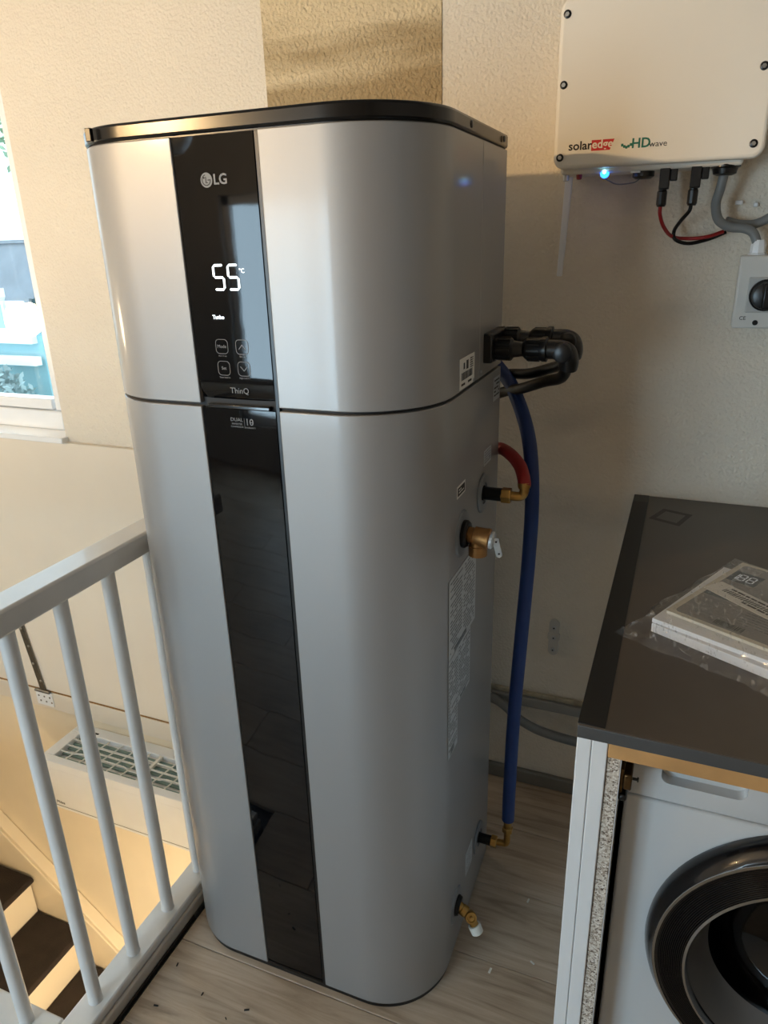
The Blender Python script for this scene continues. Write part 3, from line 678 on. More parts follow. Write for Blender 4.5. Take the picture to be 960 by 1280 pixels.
# ------------------------------------------------------------------ wall items right of the heater
def inverter():
    x0, x1, z0, z1, yf = .284, .646, 1.5755, 1.852, .388
    t = thing('solar_inverter', 'cream solar inverter box with red and green lettering on the wall', 'inverter')
    bm = bmesh.new(); P = rrect(x1-x0, z1-z0, .020, 8); cx, cz = (x0+x1)/2, (z0+z1)/2
    prism(bm, [(cx+a, yf, cz+b) for a, b in P], (0, .030, 0)); cover = mobj('cover', bm, M_inv, t, bevel=.007, bseg=4, smooth=40)
    box('body', x0+.010, x1-.030, yf+.028, YW-.012, z0+.006-.014, z1-.008, M_inv, t, bevel=.006)
    box('mounting_plate', x0+.04, x1-.06, YW-.013, YW-.0005, z0+.03, z1-.03, M_dsteel, t)
    box('bottom_slot', .425, .442, yf+.0285, yf+.032, z0+.0005-.012, z0-.0075, M_white, t, bevel=.0008)
    for (x, z) in ((.2965, 1.8265), (.2965, 1.716), (.2965, 1.5955), (.627, 1.8265), (.627, 1.7145), (.627, 1.598)):
        s = lat('screw', (x, yf+.0005, z), (0,-1,0), [(0,.0068), (.0018,.0068), (.0026,.0055)], M_black, t, seg=18)
        lat('screw_socket', (x, yf-.0021, z), (0,-1,0), [(0,.0038), (.0012,.0036), (.0012,.0020), (.0004,.0015)], M_steel, s, seg=6, smooth=20)
    O = lambda x, z: (x, yf, z)
    # raised logo fields
    bm = bmesh.new(); flat(bm, O(0, 0), FRONT, [(.309, 1.600), (.392, 1.600), (.402, 1.624), (.309, 1.624)], .0005, 0); mobj('logo_field', bm, M_inv, cover)
    bm = bmesh.new(); flat(bm, O(0, 0), FRONT, [(.396, 1.600), (.494, 1.600), (.494, 1.622), (.406, 1.622)], .0005, 0); mobj('logo_field', bm, M_inv, cover)
    text('logo_text', 'solar', .0205, O(.3115, 1.6070), FRONT, M_print_k, cover, off=.0008, ax='LEFT', ay='BOTTOM_BASELINE', bold=.0004, sx=1.06)
    bm = bmesh.new(); flat(bm, O(0, 0), FRONT, [(.3535, 1.6035), (.387, 1.6035), (.394, 1.6215), (.3535, 1.6215)], .0004, .0006); rb = mobj('logo_block', bm, mat('logo_red', (196, 30, 34), .5, var=(50, .03)), cover)
    text('logo_text', 'edge', .0200, O(.3545, 1.6078), FRONT, M_inv, rb, off=.0012, ax='LEFT', ay='BOTTOM_BASELINE', bold=.0004)
    M_green = mat('logo_green', (14, 110, 92), .5, var=(50, .03))
    text('logo_text', 'HD', .0225, O(.4245, 1.6040), FRONT, M_green, cover, off=.0008, ax='LEFT', ay='BOTTOM_BASELINE', bold=.0005)
    text('logo_text', 'wave', .0138, O(.4550, 1.6040), FRONT, M_print_k, cover, off=.0008, ax='LEFT', ay='BOTTOM_BASELINE', sx=1.1)
    bm = bmesh.new()
    for k in range(5): 
        dz = (.004, .0015, 0, .0015, .004)[k]; rect(bm, O(.4065+.0038*k, 1.6035+dz), FRONT, 0, .0040, 0, .0046, .0003, .0006)
    mobj('logo_pixel', bm, M_green, cover)
    # underside: switch, indicator light, glands and plugs
    zb = z0 - .008
    lat('lock_screw', (.303, yf+.045, zb+.002), (0,0,-1), [(0,.006), (.012,.006), (.013,.003)], M_steel, t, seg=12)
    lat('toggle_switch', (.328, yf+.045, zb+.002), (0,0,-1), [(0,.006), (.010,.005), (.011,.003)], M_redc, t, seg=12)
    bm = bmesh.new(); bmesh.ops.create_uvsphere(bm, u_segments=16, v_segments=10, radius=.0085, matrix=Matrix.Translation((.377, yf+.036, zb-.001)))
    led = mobj('indicator_light', bm, M_bled, t, smooth=60)
    bm = bmesh.new(); bmesh.ops.create_uvsphere(bm, u_segments=10, v_segments=8, radius=.0035, matrix=Matrix.Translation((.377, yf+.029, zb+.001))); mobj('light_core', bm, M_bledc, led, smooth=60)
    lat('gland', (.446, yf+.06, zb+.003), (0,0,-1), [(0,.020), (.012,.020), (.016,.014)], M_black, t, seg=20)
    lat('gland', (.588, yf+.055, zb+.003), (0,0,-1), [(0,.026), (.004,.026), (.006,.022), (.015,.020), (.018,.013)], M_black, t, seg=24)
    for x in (.486, .540):
        p = box('plug', x-.009, x+.009, yf+.030, yf+.052, zb-.034, zb+.004, M_black, t, bevel=.002)
        box('plug_clip', x+.009, x+.022, yf+.035, yf+.047, zb-.020, zb+.002, M_black, p, bevel=.002)
        lat('plug_nut', (x-.002, yf+.041, zb-.030), (0,0,-1), [(0,.0075), (.006,.0075), (.008,.0090), (.030,.0090), (.034,.007)], M_black, p, seg=12, smooth=20)
    yc = yf+.041
    tag(tub('solar_cable', [(.483, yc, 1.505), (.484, yc, 1.490), (.492, yc+.02, 1.468), (.508, yc+.05, 1.450), (.535, yc+.07, 1.445), (.57, .49, 1.447), (.60, .505, 1.456)], .0035, M_redc), 'thin red solar wire looping below the inverter', 'cable')
    tag(tub('solar_cable', [(.537, yc, 1.505), (.535, yc, 1.494), (.522, yc+.02, 1.478), (.511, yc+.05, 1.460), (.515, .478, 1.444), (.540, .49, 1.436), (.575, .498, 1.443), (.605, .510, 1.455)], .0035, M_rubber), 'thin black solar wire looping below the inverter', 'cable')
    tag(tub('power_cable', [(.588, yf+.055, zb-.008), (.584, yf+.058, 1.530), (.580, .458, 1.505), (.588, .470, 1.478), (.610, .478, 1.464), (.635, .478, 1.461), (.652, .478, 1.452), (.662, .478, 1.430), (.664, .478, 1.410)], .0085, M_grey), 'thick grey power cable from the inverter to the switch box', 'cable')
    tag(tub('power_cable', [(.602, .496, 1.475), (.630, .503, 1.468), (.660, .506, 1.470), (.690, .506, 1.490), (.715, .506, 1.53), (.735, .506, 1.62), (.74, .506, 1.75)], .0085, M_grey), 'grey cable bending upward to the right beside the inverter', 'cable')
    tag(tub('sensor_wire', [(.372, yf+.036, zb-.006), (.385, yf+.05, zb-.014), (.40, yf+.06, zb-.020), (.43, yf+.06, zb-.018), (.442, yf+.06, zb-.010)], .0012, M_grey), 'very thin grey wire hanging beside the blue indicator light', 'wire')
    # antenna
    a = thing('antenna', 'slim white antenna strip hanging below the inverter corner', 'antenna')
    bm = bmesh.new(); prism(bm, [(.2855, .488, 1.376), (.2965, .488, 1.376), (.3075, .488, 1.572), (.2925, .488, 1.572)], (0, .010, 0)); mobj('blade', bm, M_white, a, bevel=.002)
    lat('hinge', (.2995, .494, 1.562), (0,0,1), [(0,.006), (.012,.006), (.02,.005)], M_white, a, seg=12)
    # isolator
    t = thing('isolator_switch', 'grey white switch box with black rotary knob at the right edge', 'switch')
    bx0, bx1, bz0, bz1, by = .637, .737, 1.281, 1.411, .452
    box('housing', bx0, bx1, by+.020, YW, bz0, bz1, mat('switch_grey', (196, 195, 190), .45, var=(20, .02)), t, bevel=.004)
    fc = box('front_cover', bx0-.002, bx1+.002, by, by+.024, bz0-.002, bz1+.002, mat('switch_face', (206, 204, 198), .4, var=(20, .02)), t, bevel=.004)
    box('dial_plate', .655, .719, by-.003, by+.002, 1.309, 1.374, mat('switch_dial', (180, 179, 175), .4, var=(20, .02)), t, bevel=.002)
    k = lat('rotary_knob', (.687, by-.002, 1.3415), (0,-1,0), [(0,.029), (.008,.029), (.010,.026), (.024,.024), (.026,.020)], M_black, t, seg=32)
    box('knob_grip', .679, .695, by-.040, by-.02, 1.318, 1.365, M_black, k, bevel=.004)
    for (x, z) in ((.676, 1.290), (.700, 1.402)): lat('cover_screw', (x, by-.0005, z), (0,-1,0), [(0,.005), (.001,.005), (.001,.003)], M_black, t, seg=16)
    text('marking', 'CE', .010, (.653, by, 1.298), FRONT, M_print_k, fc, off=.0005)
    g = lat('cable_gland', (.664, .478, bz1-.001), (0,0,1), [(0,.017), (.006,.017), (.007,.0135), (.020,.0135), (.030,.010)], M_white, t, seg=8, smooth=20)
    # small cable clips at right
    for (x, z, w) in ((.622, 1.508, .014), (.652, 1.503, .008)):
        o = box('cable_clip', x-w/2, x+w/2, YW-.010, YW, z-.004, z+.004, M_white, bevel=.002)
        tag(o, 'white plastic cable clip on wall, ' + ('left of the two' if x < .64 else 'right of the two'), 'clip', 'cable clips below the inverter')
inverter()
def wall_bits():
    t = thing('wall_bracket', 'clear plastic mounting plate with screws low on the wall', 'bracket')
    x, y = .324, YW
    M_clear = mat('bracket_plastic', (196, 192, 184), .35, var=(20, .02))
    bm = bmesh.new(); prism(bm, [(x+a, y-.007, .482+b) for a, b in rrect(.026, .105, .013, 8)], (0, .0068, 0)); p = mobj('plate', bm, M_clear, t, bevel=.002)
    bm = bmesh.new(); prism(bm, [(x+a, y-.009, .485+b) for a, b in rrect(.032, .022, .006, 6)], (0, .0088, 0)); mobj('centre_collar', bm, M_clear, t, bevel=.002)
    for z in (.512, .483, .447):
        s = lat('screw', (x, y-.0085, z), (0,-1,0), [(0,.006), (.002,.006), (.0035,.004)], M_steel, t, seg=14)
        lat('screw_slot', (x, y-.0115, z), (0,-1,0), [(0,.0022), (.0008,.0022)], M_black, s, seg=8)
    o = box('cable_duct', .02, .560, YW-.020, YW-.001, .262, .290, mat('duct_plastic', (142, 141, 136), .45, var=(20, .03)), bevel=.002)
    tag(o, 'long grey cable duct running low along the back wall', 'duct')
    o = box('mortar_ledge', .02, .560, YW-.012, YW-.001, .290, .304, mat('old_mortar', (168, 158, 136), .9, bump=(60, .8, .01), var=(30, .25)), bevel=.004)
    tag(o, 'rough strip of old plaster above the cable duct', 'plaster strip')
    tag(tub('drain_pipe', [(.10,.494,.292), (.175,.490,.281), (.215,.482,.268), (.250,.474,.245), (.300,.470,.226), (.360,.468,.218), (.420,.468,.214), (.476,.468,.212)], .0125, M_grey), 'grey flexible drain pipe sagging below the cable duct', 'pipe')
wall_bits()

# ------------------------------------------------------------------ worktop, cabinet, washing machine
def kitchen():
    ws = thing('worktop', 'dark brown grey worktop over the washing machine', 'worktop')
    box('slab', .486, 1.55, -.3705, YW-.002, .873, .892, M_worktop, ws, bevel=.0015)
    box('edge_strip', .4855, .5185, -.3685, .475, .8915, .8932, mat('black_edge', (9, 9, 9), .45, var=(10, .1)), ws, bevel=.0006)
    box('edge_strip', .4855, .5185, .4755, YW-.003, .8915, .8930, mat('black_edge_reflection', (44, 42, 38), .4, var=(60, .3)), ws, bevel=.0006)  # lighter colour paints a glossy reflection onto the strip's back end
    box('front_edge', .4862, 1.55, -.3722, -.3702, .8735, .8915, M_worktop_edge, ws, bevel=.0006)
    # a faint rectangular mark left on the top
    bm = bmesh.new(); c = (.5685, .402, .892); pl = (Vector((1,0,0)), Vector((0,1,0)), Vector((0,0,1)))
    Q = [(-.0435,-.022), (.0175,-.050), (.0425,.026), (-.0165,.047)]
    ring2d(bm, c, pl, Q, [(a*.68, b*.68) for a, b in Q], .0002, .0)
    mobj('glue_mark', bm, mat('glue_residue', (64, 59, 54), .6, var=(40, .1)), ws)
    c = thing('washer_cabinet', 'white cabinet side panels with raw chipboard edge beside the washing machine', 'cabinet')
    box('side_panel', .4835, .5020, -.342, YW-.03, .0005, .8725, M_white, c, bevel=.0015)
    box('side_panel', .5026, .5225, -.342, YW-.03, .0005, .8725, M_white, c, bevel=.0015)
    pt = box('partition', .5232, .5395, -.338, YW-.03, .0005, .8295, M_chip, c, bevel=.0006)
    box('inner_face', .5395, .5408, -.337, YW-.03, .002, .829, M_white, pt, bevel=.0003)
    box('batten', .5232, 1.53, -.343, -.310, .8300, .8725, M_wood, c, bevel=.0015)
    box('side_panel', 1.512, 1.530, -.342, YW-.03, .0005, .8295, M_white, c, bevel=.0015)
    hn = box('hinge_plate', .5409, .5455, -.330, -.295, .768, .806, mat('hinge_bronze', (96, 74, 46), .35, metal=.9, var=(60, .2)), c, bevel=.001)
    box('hinge_arm', .5455, .5560, -.332, -.300, .776, .800, hn.data.materials[0], hn, bevel=.002)
    box('hinge_foot', .5409, .5520, -.333, -.305, .757, .767, M_black, hn, bevel=.003)
    lat('hinge_screw', (.556, -.322, .789), (1,0,0), [(0,.002), (.006,.002), (.006,.0038), (.008,.003)], M_black, hn, seg=10)
    # washing machine
    w = thing('washing_machine', 'white front loading washing machine with black round door under the worktop', 'washing machine')
    wx0, wx1, yf, zt = .548, 1.118, -.280, .829
    bm = bmesh.new()
    for q in ((wx0, wx0+.012, yf+.0305, .30, .015, zt), (wx1-.012, wx1, yf+.0305, .30, .015, zt), (wx0+.012, wx1-.012, yf+.0305, .30, zt-.012, zt), (wx0+.012, wx1-.012, yf+.0305, .30, .015, .030), (wx0+.012, wx1-.012, .288, .30, .030, zt-.012)): bx(bm, *q)
    mobj('body', bm, M_washer, w)
    def pocketed(name, x0, x1, y0, y1, z0, z1, pc, m, depth):
        bm = bmesh.new(); bx(bm, x0, x1, y0, y1, z0, z1); a = mobj('a', bm, m, None, bevel=.005, bseg=3)
        bm = bmesh.new(); px, pz, pw, ph, pr = pc
        prism(bm, [(px+q, y0-.02, pz+r) for q, r in rrect(pw, ph, pr, 8)], (0, .02+depth, 0)); b = mobj('b', bm, None)
        md = a.modifiers.new('cut', 'BOOLEAN'); md.operation = 'DIFFERENCE'; md.object = b; md.solver = 'EXACT'
        dg = bpy.context.evaluated_depsgraph_get(); dg.update()
        me = bpy.data.meshes.new_from_object(a.evaluated_get(dg)); me.name = name
        for o in (a, b): bpy.data.objects.remove(o, do_unlink=True)
        me.materials.clear(); me.materials.append(m)
        o = bpy.data.objects.new(name, me); COL.objects.link(o); o.parent = w
        me.polygons.foreach_set('use_smooth', [True]*len(me.polygons)); me.set_sharp_from_angle(angle=math.radians(30))
        return o
    pocketed('detergent_drawer', wx0+.001, .745, yf, yf+.03, .7275, zt-.002, (.645, .7765, .106, .034, .012), M_washer, .018)
    box('control_fascia', .747, wx1-.001, yf, yf+.03, .7275, zt-.002, M_washer, w, bevel=.005)
    pocketed('front_panel', wx0+.001, wx1-.001, yf, yf+.03, .10, .7255, (.829, .503, .40, .40, .199), M_washer, .031)
    box('kick_plate', wx0+.001, wx1-.001, yf, yf+.03, .018, .098, M_washer, w, bevel=.005)
    for x in (wx0+.05, wx1-.05):
        for y in (-.22, .25): lat('foot', (x, y, 0), (0,0,1), [(0,.02), (.006,.02), (.008,.008), (.018,.008)], M_black, w, seg=14)
    DC = (.825, yf, .503); ax = (0, -1, 0)
    bm = bmesh.new(); rings = []; N = 96      # outer ring sits slightly to the right of the inner ones
    for (t, r, cx) in ((.001,.232,.837), (.001,.2385,.837), (.008,.2395,.837), (.017,.236,.836), (.026,.2285,.833), (.031,.2215,.8295), (.033,.2165,.825), (.033,.205,.825), (.020,.205,.825)):
        rings.append([bm.verts.new((cx+r*math.cos(2*PI*k/N), yf-t, .503+r*math.sin(2*PI*k/N))) for k in range(N)])
    for A, B in zip(rings, rings[1:]):
        for k in range(N): bm.faces.new((A[k], A[(k+1) % N], B[(k+1) % N], B[k]))
    d = mobj('door', bm, M_doorblk, w, smooth=40)
    lat('chrome_ring', DC, ax, [(.0305,.2165), (.0345,.2160), (.0350,.2125), (.0320,.2115)], M_chrome, d, seg=96, cap0=False, cap1=False)
    prof = []
    for k in range(15):
        r = .2115 - k*(.2115-.176)/15; t = .0320 + k*.0008
        prof += [(t, r), (t+.0012, r-.0006), (t+.0012, r-.0014), (t, r-.0019)]
    lat('grooved_ring', DC, ax, prof + [(.040,.172), (.015,.172)], M_doorblk, d, seg=96, cap0=False, cap1=False, smooth=25)
    lat('chrome_ring', DC, ax, [(.040,.176), (.0445,.1755), (.0455,.172), (.041,.1695), (.034,.168)], M_chrome, d, seg=96, cap0=False, cap1=False)
    lat('inner_rim', DC, ax, [(.0345,.169), (.018,.160), (-.008,.149), (-.020,.141)], mat('rim_grey', (112, 113, 114), .3, metal=.4, var=(20, .05)), d, seg=96, cap0=False, cap1=False, smooth=50)
    lat('glass_bowl', DC, ax, [(-.016,.144), (-.024,.1395), (-.036,.136), (-.055,.130), (-.085,.110), (-.100,.070), (-.105,.030), (-.106,.001)], M_doorglass, d, seg=72, cap0=False, cap1=False, smooth=60)
    lat('gasket', DC, ax, [(.012,.197), (-.004,.188), (-.010,.178), (-.030,.172), (-.040,.180), (-.045,.196)], M_gasket, w, seg=64, cap0=False, cap1=False, smooth=50)
    lat('drum', DC, ax, [(-.045,.196), (-.050,.225), (-.20,.235), (-.42,.235), (-.43,.10), (-.43,.001)], M_drum, w, seg=64, cap0=False, cap1=False, smooth=40)
kitchen()

# ------------------------------------------------------------------ documents in a plastic bag
def documents():
    L0 = Vector((.574, -.082, 0)); ea = Vector((.466, .885, 0)).normalized(); eb = Vector((.885, -.466, 0)).normalized()
    Z = Vector((0,0,1)); base = .8925
    def slab(name, a0, a1, b0, b1, z0, z1, m, parent, bevel=.0008, rot=0):
        bm = bmesh.new(); pts = [L0 + ea*a + eb*b + Z*z0 for a, b in ((a0,b0),(a1,b0),(a1,b1),(a0,b1))]
        if rot:
            c = sum(pts, Vector())/4; R = Matrix.Rotation(rot, 3, 'Z'); pts = [c + R @ (p-c) for p in pts]
        prism(bm, pts, Z*(z1-z0)); return mobj(name, bm, m, parent, bevel=bevel)
    M_paper = mat('white_paper', (226, 230, 236), .6, var=(10, .02))
    # loose papers underneath, one thing each
    p1 = tag(slab('paper_stack', -.030, .225, -.004, .215, base, base+.014, M_paper, None, .0006), 'thick white manual at the bottom of the bag', 'manual')
    p2 = tag(slab('paper_stack', -.022, .228, -.012, .205, base+.0142, base+.021, M_paper, None, .0006, .05), 'thinner white paper bundle below the grey cover booklet', 'papers')
    b = thing('booklet', 'grey covered booklet with cream border and white barcode sticker', 'booklet')
    slab('pages', .001, .249, .001, .209, base+.0213, base+.0262, mat('cream_pages', (214, 208, 192), .7, var=(10, .03)), b)
    cv = slab('cover', 0, .25, 0, .21, base+.0263, base+.0270, mat('cream_cover', (206, 200, 184), .4, coat=.3, var=(10, .02)), b, .0002)
    zt = base+.0270
    pl = (eb, ea, Z); O = L0 + Z*zt
    bm = bmesh.new(); flat(bm, O + ea*.125 + eb*.105, pl, [(a, c) for a, c in rrect(.192, .232, .008)], .0002, .0); mobj('cover_picture', bm, mat('cover_grey', (128, 122, 116), .35, coat=.4, var=(8, .12)), cv)
    M_dark = mat('cover_dark', (38, 36, 36), .35, coat=.4, var=(20, .1))
    bm = bmesh.new(); rect(bm, O, pl, .010, .049, .095, .140, .0001, .0002); mobj('cover_shape', bm, M_dark, cv)
    bm = bmesh.new(); rect(bm, O, pl, .010, .056, .168, .212, .0001, .0002); mobj('cover_shape', bm, M_dark, cv)
    bm = bmesh.new()
    for k, (x, segs) in enumerate(((.009, 'bc'), (.022, 'abcdefg'), (.037, 'abcdefg'))):
        w, hh, th = .010, .024, .0022; cx, cy = x+.006, .190
        for s in segs:
            if s in 'adg': yy = cy + {'a': hh/2, 'g': 0, 'd': -hh/2}[s]; rect(bm, O, pl, cx-w/2+th/2, cx+w/2-th/2, yy-th/2, yy+th/2, .0001, .0004)
            else:
                xx = cx + (w/2 if s in 'bc' else -w/2); y0, y1 = (0, hh/2) if s in 'bf' else (-hh/2, 0); rect(bm, O, pl, xx-th/2, xx+th/2, cy+y0+.001, cy+y1-.001, .0001, .0004)
    mobj('cover_digits', bm, M_print_glow, cv)
    bm = bmesh.new(); textlines(bm, O, pl, .088, .195, .034, .080, .008, .0022, 31, .1, off=.0003); textlines(bm, O, pl, .03, .15, .236, .241, .004, .003, 32, .2, off=.0003); mobj('cover_print', bm, mat('cover_ink', (84, 80, 76), .5, var=(20, .1)), cv)
    bm = bmesh.new(); barcode(bm, O, pl, .066, .108, .014, .029, 33, off=.0003); mobj('cover_print', bm, M_print_k, cv)
    bm = bmesh.new(); bl = rrect(.170, .043, .003); c = O + eb*.0885 + ea*.1105
    R = Matrix.Rotation(-.26, 2); pr2 = (eb*math.cos(.26) - ea*math.sin(.26), eb*math.sin(.26) + ea*math.cos(.26), Z); flat(bm, c, pl, [tuple(R @ Vector(q)) for q in bl], .0004, .0004); st = mobj('barcode_sticker', bm, M_label, cv)
    bm = bmesh.new(); barcode(bm, c, pr2, -.062, .060, -.006, .006, 34, off=.0010, wmin=.0009, wmax=.0026); textlines(bm, c, pr2, -.058, .056, .008, .014, .008, .0045, 35, .05, off=.0010); textlines(bm, c, pr2, -.020, .04, -.014, -.008, .008, .0045, 36, .05, off=.0010); mobj('sticker_print', bm, M_print_k, st)
    # crinkled clear bag
    bm = bmesh.new(); nu, nv = 44, 40; rnd = random.Random(4)
    from mathutils import noise
    top = []; bot = []
    for i in range(nu+1):
        rt = []; rb = []
        for j in range(nv+1):
            a = -.074 + .357*i/nu; q = -.034 + .285*j/nv
            # distance outside the booklet
            da = max(-.033-a, a-.252, 0); db = max(-.014-q, q-.218, 0); d = math.hypot(da, db)
            nz = noise.noise(Vector((a*42, q*42, 1.3))); nz2 = noise.noise(Vector((a*110, q*110, 5.1))); nz3 = noise.noise(Vector((a*18, q*18, 9)))
            zt2 = base + .0305 + max(0, nz)*.002 + max(0, nz2)*.001
            hgt = zt2 if d == 0 else base + .0012 + (.0293+.004*nz)*math.exp(-d/.012) + max(0, nz*.016+nz2*.009)*min(1, d/.02)
            edge = min(i, nu-i, j, nv-j)
            wob = .010*nz3 if edge < 6 else 0
            if edge == 0: hgt = base + .0012 + max(0, nz)*.004
            p = L0 + ea*(a+wob) + eb*(q+wob*.7)
            rt.append(bm.verts.new((p.x, p.y, max(hgt, base+.0010))))
        top.append(rt)
    for i in range(nu):
        for j in range(nv): bm.faces.new((top[i][j], top[i+1][j], top[i+1][j+1], top[i][j+1]))
    tag(mobj('plastic_bag', bm, M_film, None, smooth=35), 'crinkled clear plastic bag around the booklet on the worktop', 'bag')
documents()

# ------------------------------------------------------------------ railing
def railing():
    t = thing('stair_railing', 'white painted balustrade around the stair opening', 'railing')
    X, YC = -.395, -.53
    box('top_rail', X-.030, X+.030, YC-.03, YW-.002, .902, .946, M_railw, t, bevel=.005)
    box('top_rail', -2.9, X-.031, YC-.030, YC+.030, .902, .946, M_railw, t, bevel=.005)
    bs = box('base_rail', X-.030, X+.030, YC-.03, YW-.002, .012, .048, M_railw, t, bevel=.004)
    box('base_rail', -2.9, X-.031, YC-.030, YC+.030, .012, .048, M_railw, t, bevel=.004)
    box('base_moulding', X+.030, X+.0395, YC-.03, YW-.002, .001, .030, mat('moulding_paint', (188, 182, 174), .4, var=(20, .08)), t, bevel=.004)
    box('base_board', X-.045, X+.030, YC-.03, YW-.002, -.20, .012, M_railw, t, bevel=.003)
    box('base_board', -2.9, X-.046, YC-.030, YC+.028, -.20, .012, M_railw, t, bevel=.003)
    box('dark_gap', X+.0395, X+.0430, YC-.03, -.185, -.010, .004, mat('gap_shade', (44, 36, 30), .8, var=(20, .2)), t, bevel=.001)  # solid strip, coloured dark in place of the shade in the gap
    mesh = None
    ys = [-.448, -.336, -.220, -.104, .012, .128, .244, .360]
    pos = [(X, y) for y in ys] + [(-.492 - .115*k, YC) for k in range(20)]
    for (x, y) in pos:
        if mesh is None:
            bm = bmesh.new(); lathe(bm, (0,0,.046), (0,0,1), [(0,.0150), (.004,.0135), (.858,.0135)], 18); o = mobj('baluster', bm, M_railw, t, smooth=40); mesh = o.data
        else:
            o = bpy.data.objects.new('baluster', mesh); COL.objects.link(o); o.parent = t
        o.location = (x, y, 0)
railing()

# ------------------------------------------------------------------ stairwell wall items
def stairwell():
    b = thing('wall_board', 'smooth cream board covering the stairwell wall below the window', 'board')
    box('board', -3.6, -.36, YW-.018, YW-.001, -.118, .884, M_panelw, b, bevel=.002)
    box('bare_edge', -3.6, -.36, YW-.014, YW-.001, -.128, -.118, M_bare, b, bevel=0)
    box('batten', -3.6, -.36, YW-.018, YW-.001, -.205, -.128, M_panelw, b, bevel=.002)
    # strap hinge
    mt = Matrix.Translation((-1.572, YW-.022, -.118)) @ Matrix.Rotation(-.145, 4, 'Y')
    bm = bmesh.new(); bx(bm, -.014, .014, -.002, .002, .0, .37, mt); st = mobj('hinge_strap', bm, M_dsteel, b, bevel=.0006)
    for k in range(4):
        bm = bmesh.new(); lathe(bm, mt @ Vector((.004*(-1)**k, -.002, .04+.075*k)), (0,-1,0), [(0,.0055), (.0015,.005), (.0025,.002)], 10); mobj('rivet', bm, M_steel, st)
    bm = bmesh.new(); bx(bm, -1.618, -1.535, YW-.022, YW-.018, -.190, -.128); hp = mobj('hinge_plate', bm, M_white, b, bevel=.001)
    lat('hinge_barrel', (-1.612, YW-.024, -.124), (1,0,0), [(0,.006), (.07,.006)], M_dsteel, hp, seg=10)
    for x in (-1.604, -1.576, -1.549):
        for z in (-.150, -.172): lat('screw', (x+(.006 if z < -.16 else 0), YW-.022, z), (0,-1,0), [(0,.0042), (.001,.0035)], M_dsteel, hp, seg=10)
    # air conditioner
    a = thing('air_conditioner', 'white wall air conditioner seen from above behind the balusters', 'air conditioner')
    x0, x1, zt, zb, yf, yb = -1.437, -.60, -.250, -.486, .318, YW-.002
    bm = bmesh.new()
    prof = [(yb, zt-.02), (yb, zb+.02), (yb-.06, zb-.012), (yf+.06, zb-.010), (yf+.012, zb+.006), (yf, zb+.03), (yf, zt-.03)]
    prism(bm, [(x0, y, z) for y, z in prof] , (x1-x0, 0, 0)); mobj('body', bm, M_white, a, bevel=.004, smooth=30)
    # top rim around the intake
    gx0, gx1, gy0, gy1 = x0+.045, x1-.045, yf+.030, yb-.045
    bm = bmesh.new()
    bx(bm, x0, x1, yf, gy0, zt-.035, zt); bx(bm, x0, x1, gy1, yb, zt-.035, zt); bx(bm, x0, gx0, gy0, gy1, zt-.035, zt); bx(bm, gx1, x1, gy0, gy1, zt-.035, zt)
    mobj('top_rim', bm, M_white, a, bevel=.003)
    M_fin = mat('filter_dark', (44, 46, 42), .6, var=(40, .2)); M_bar = mat('grille_bar', (226, 226, 220), .4, var=(20, .02)); M_under = mat('grille_slat', (118, 142, 138), .5, var=(20, .04))
    box('filter', gx0, gx1, gy0, gy1, zt-.034, zt-.030, M_fin, a, bevel=0)
    gw = (gx1-gx0); mid = (gx0+gx1)/2
    box('grille_divider', mid-.006, mid+.006, gy0, gy1, zt-.012, zt-.001, M_bar, a, bevel=.001)
    for k in range(5):
        y = gy0 + (k+.5)*(gy1-gy0)/5; box('grille_slat', gx0, gx1, y-.006, y+.006, zt-.024, zt-.018, M_under, a, bevel=.001)
    def bar(p, q, nm='grille_bar'):
        bm = bmesh.new(); tube(bm, [(p[0], p[1], zt-.006), (q[0], q[1], zt-.006)], .0028, 6); mobj(nm, bm, M_bar, a)
    for k in range(1, 4):
        y = gy0 + k*(gy1-gy0)/4
        for (s0, s1) in ((gx0, mid-.006), (mid+.006, gx1)):
            w = s1-s0; c = (gy1-gy0)/8
            if k == 2: bar((s0, y), (s1, y))
            else:
                dy = c if k == 1 else -c
                bar((s0, y), (s0+.06, y)); bar((s0+.06, y), (s0+.085, y+dy*.6)); bar((s0+.085, y+dy*.6), (s1-.085, y+dy*.6)); bar((s1-.085, y+dy*.6), (s1-.06, y)); bar((s1-.06, y), (s1, y))
    nb = 12
    for k in range(1, nb):
        x = gx0 + k*gw/nb
        if abs(x-mid) > .02: bar((x-.012, gy0), (x+.012, gy1))
    for x in (gx0+.05, gx0+.42): box('rim_latch', x, x+.022, gy1+.010, gy1+.018, zt-.001, zt+.0012, M_darkcore, a, bevel=.0004)
    text('logo_text', 'Midea', .016, (-1.372, yf, zb+.052), FRONT, M_print_k, a, off=.0006)
    box('front_line', x0+.01, x1-.01, yf-.0006, yf+.002, zb+.034, zb+.036, M_grey, a, bevel=0)
    # stairs along the wall: treads going down to the right
    s = thing('staircase', 'carpeted stairs going down behind the white balusters', 'staircase')
    run, rise = .238, .213; xn, zn = -1.862, -1.150     # nose of one tread
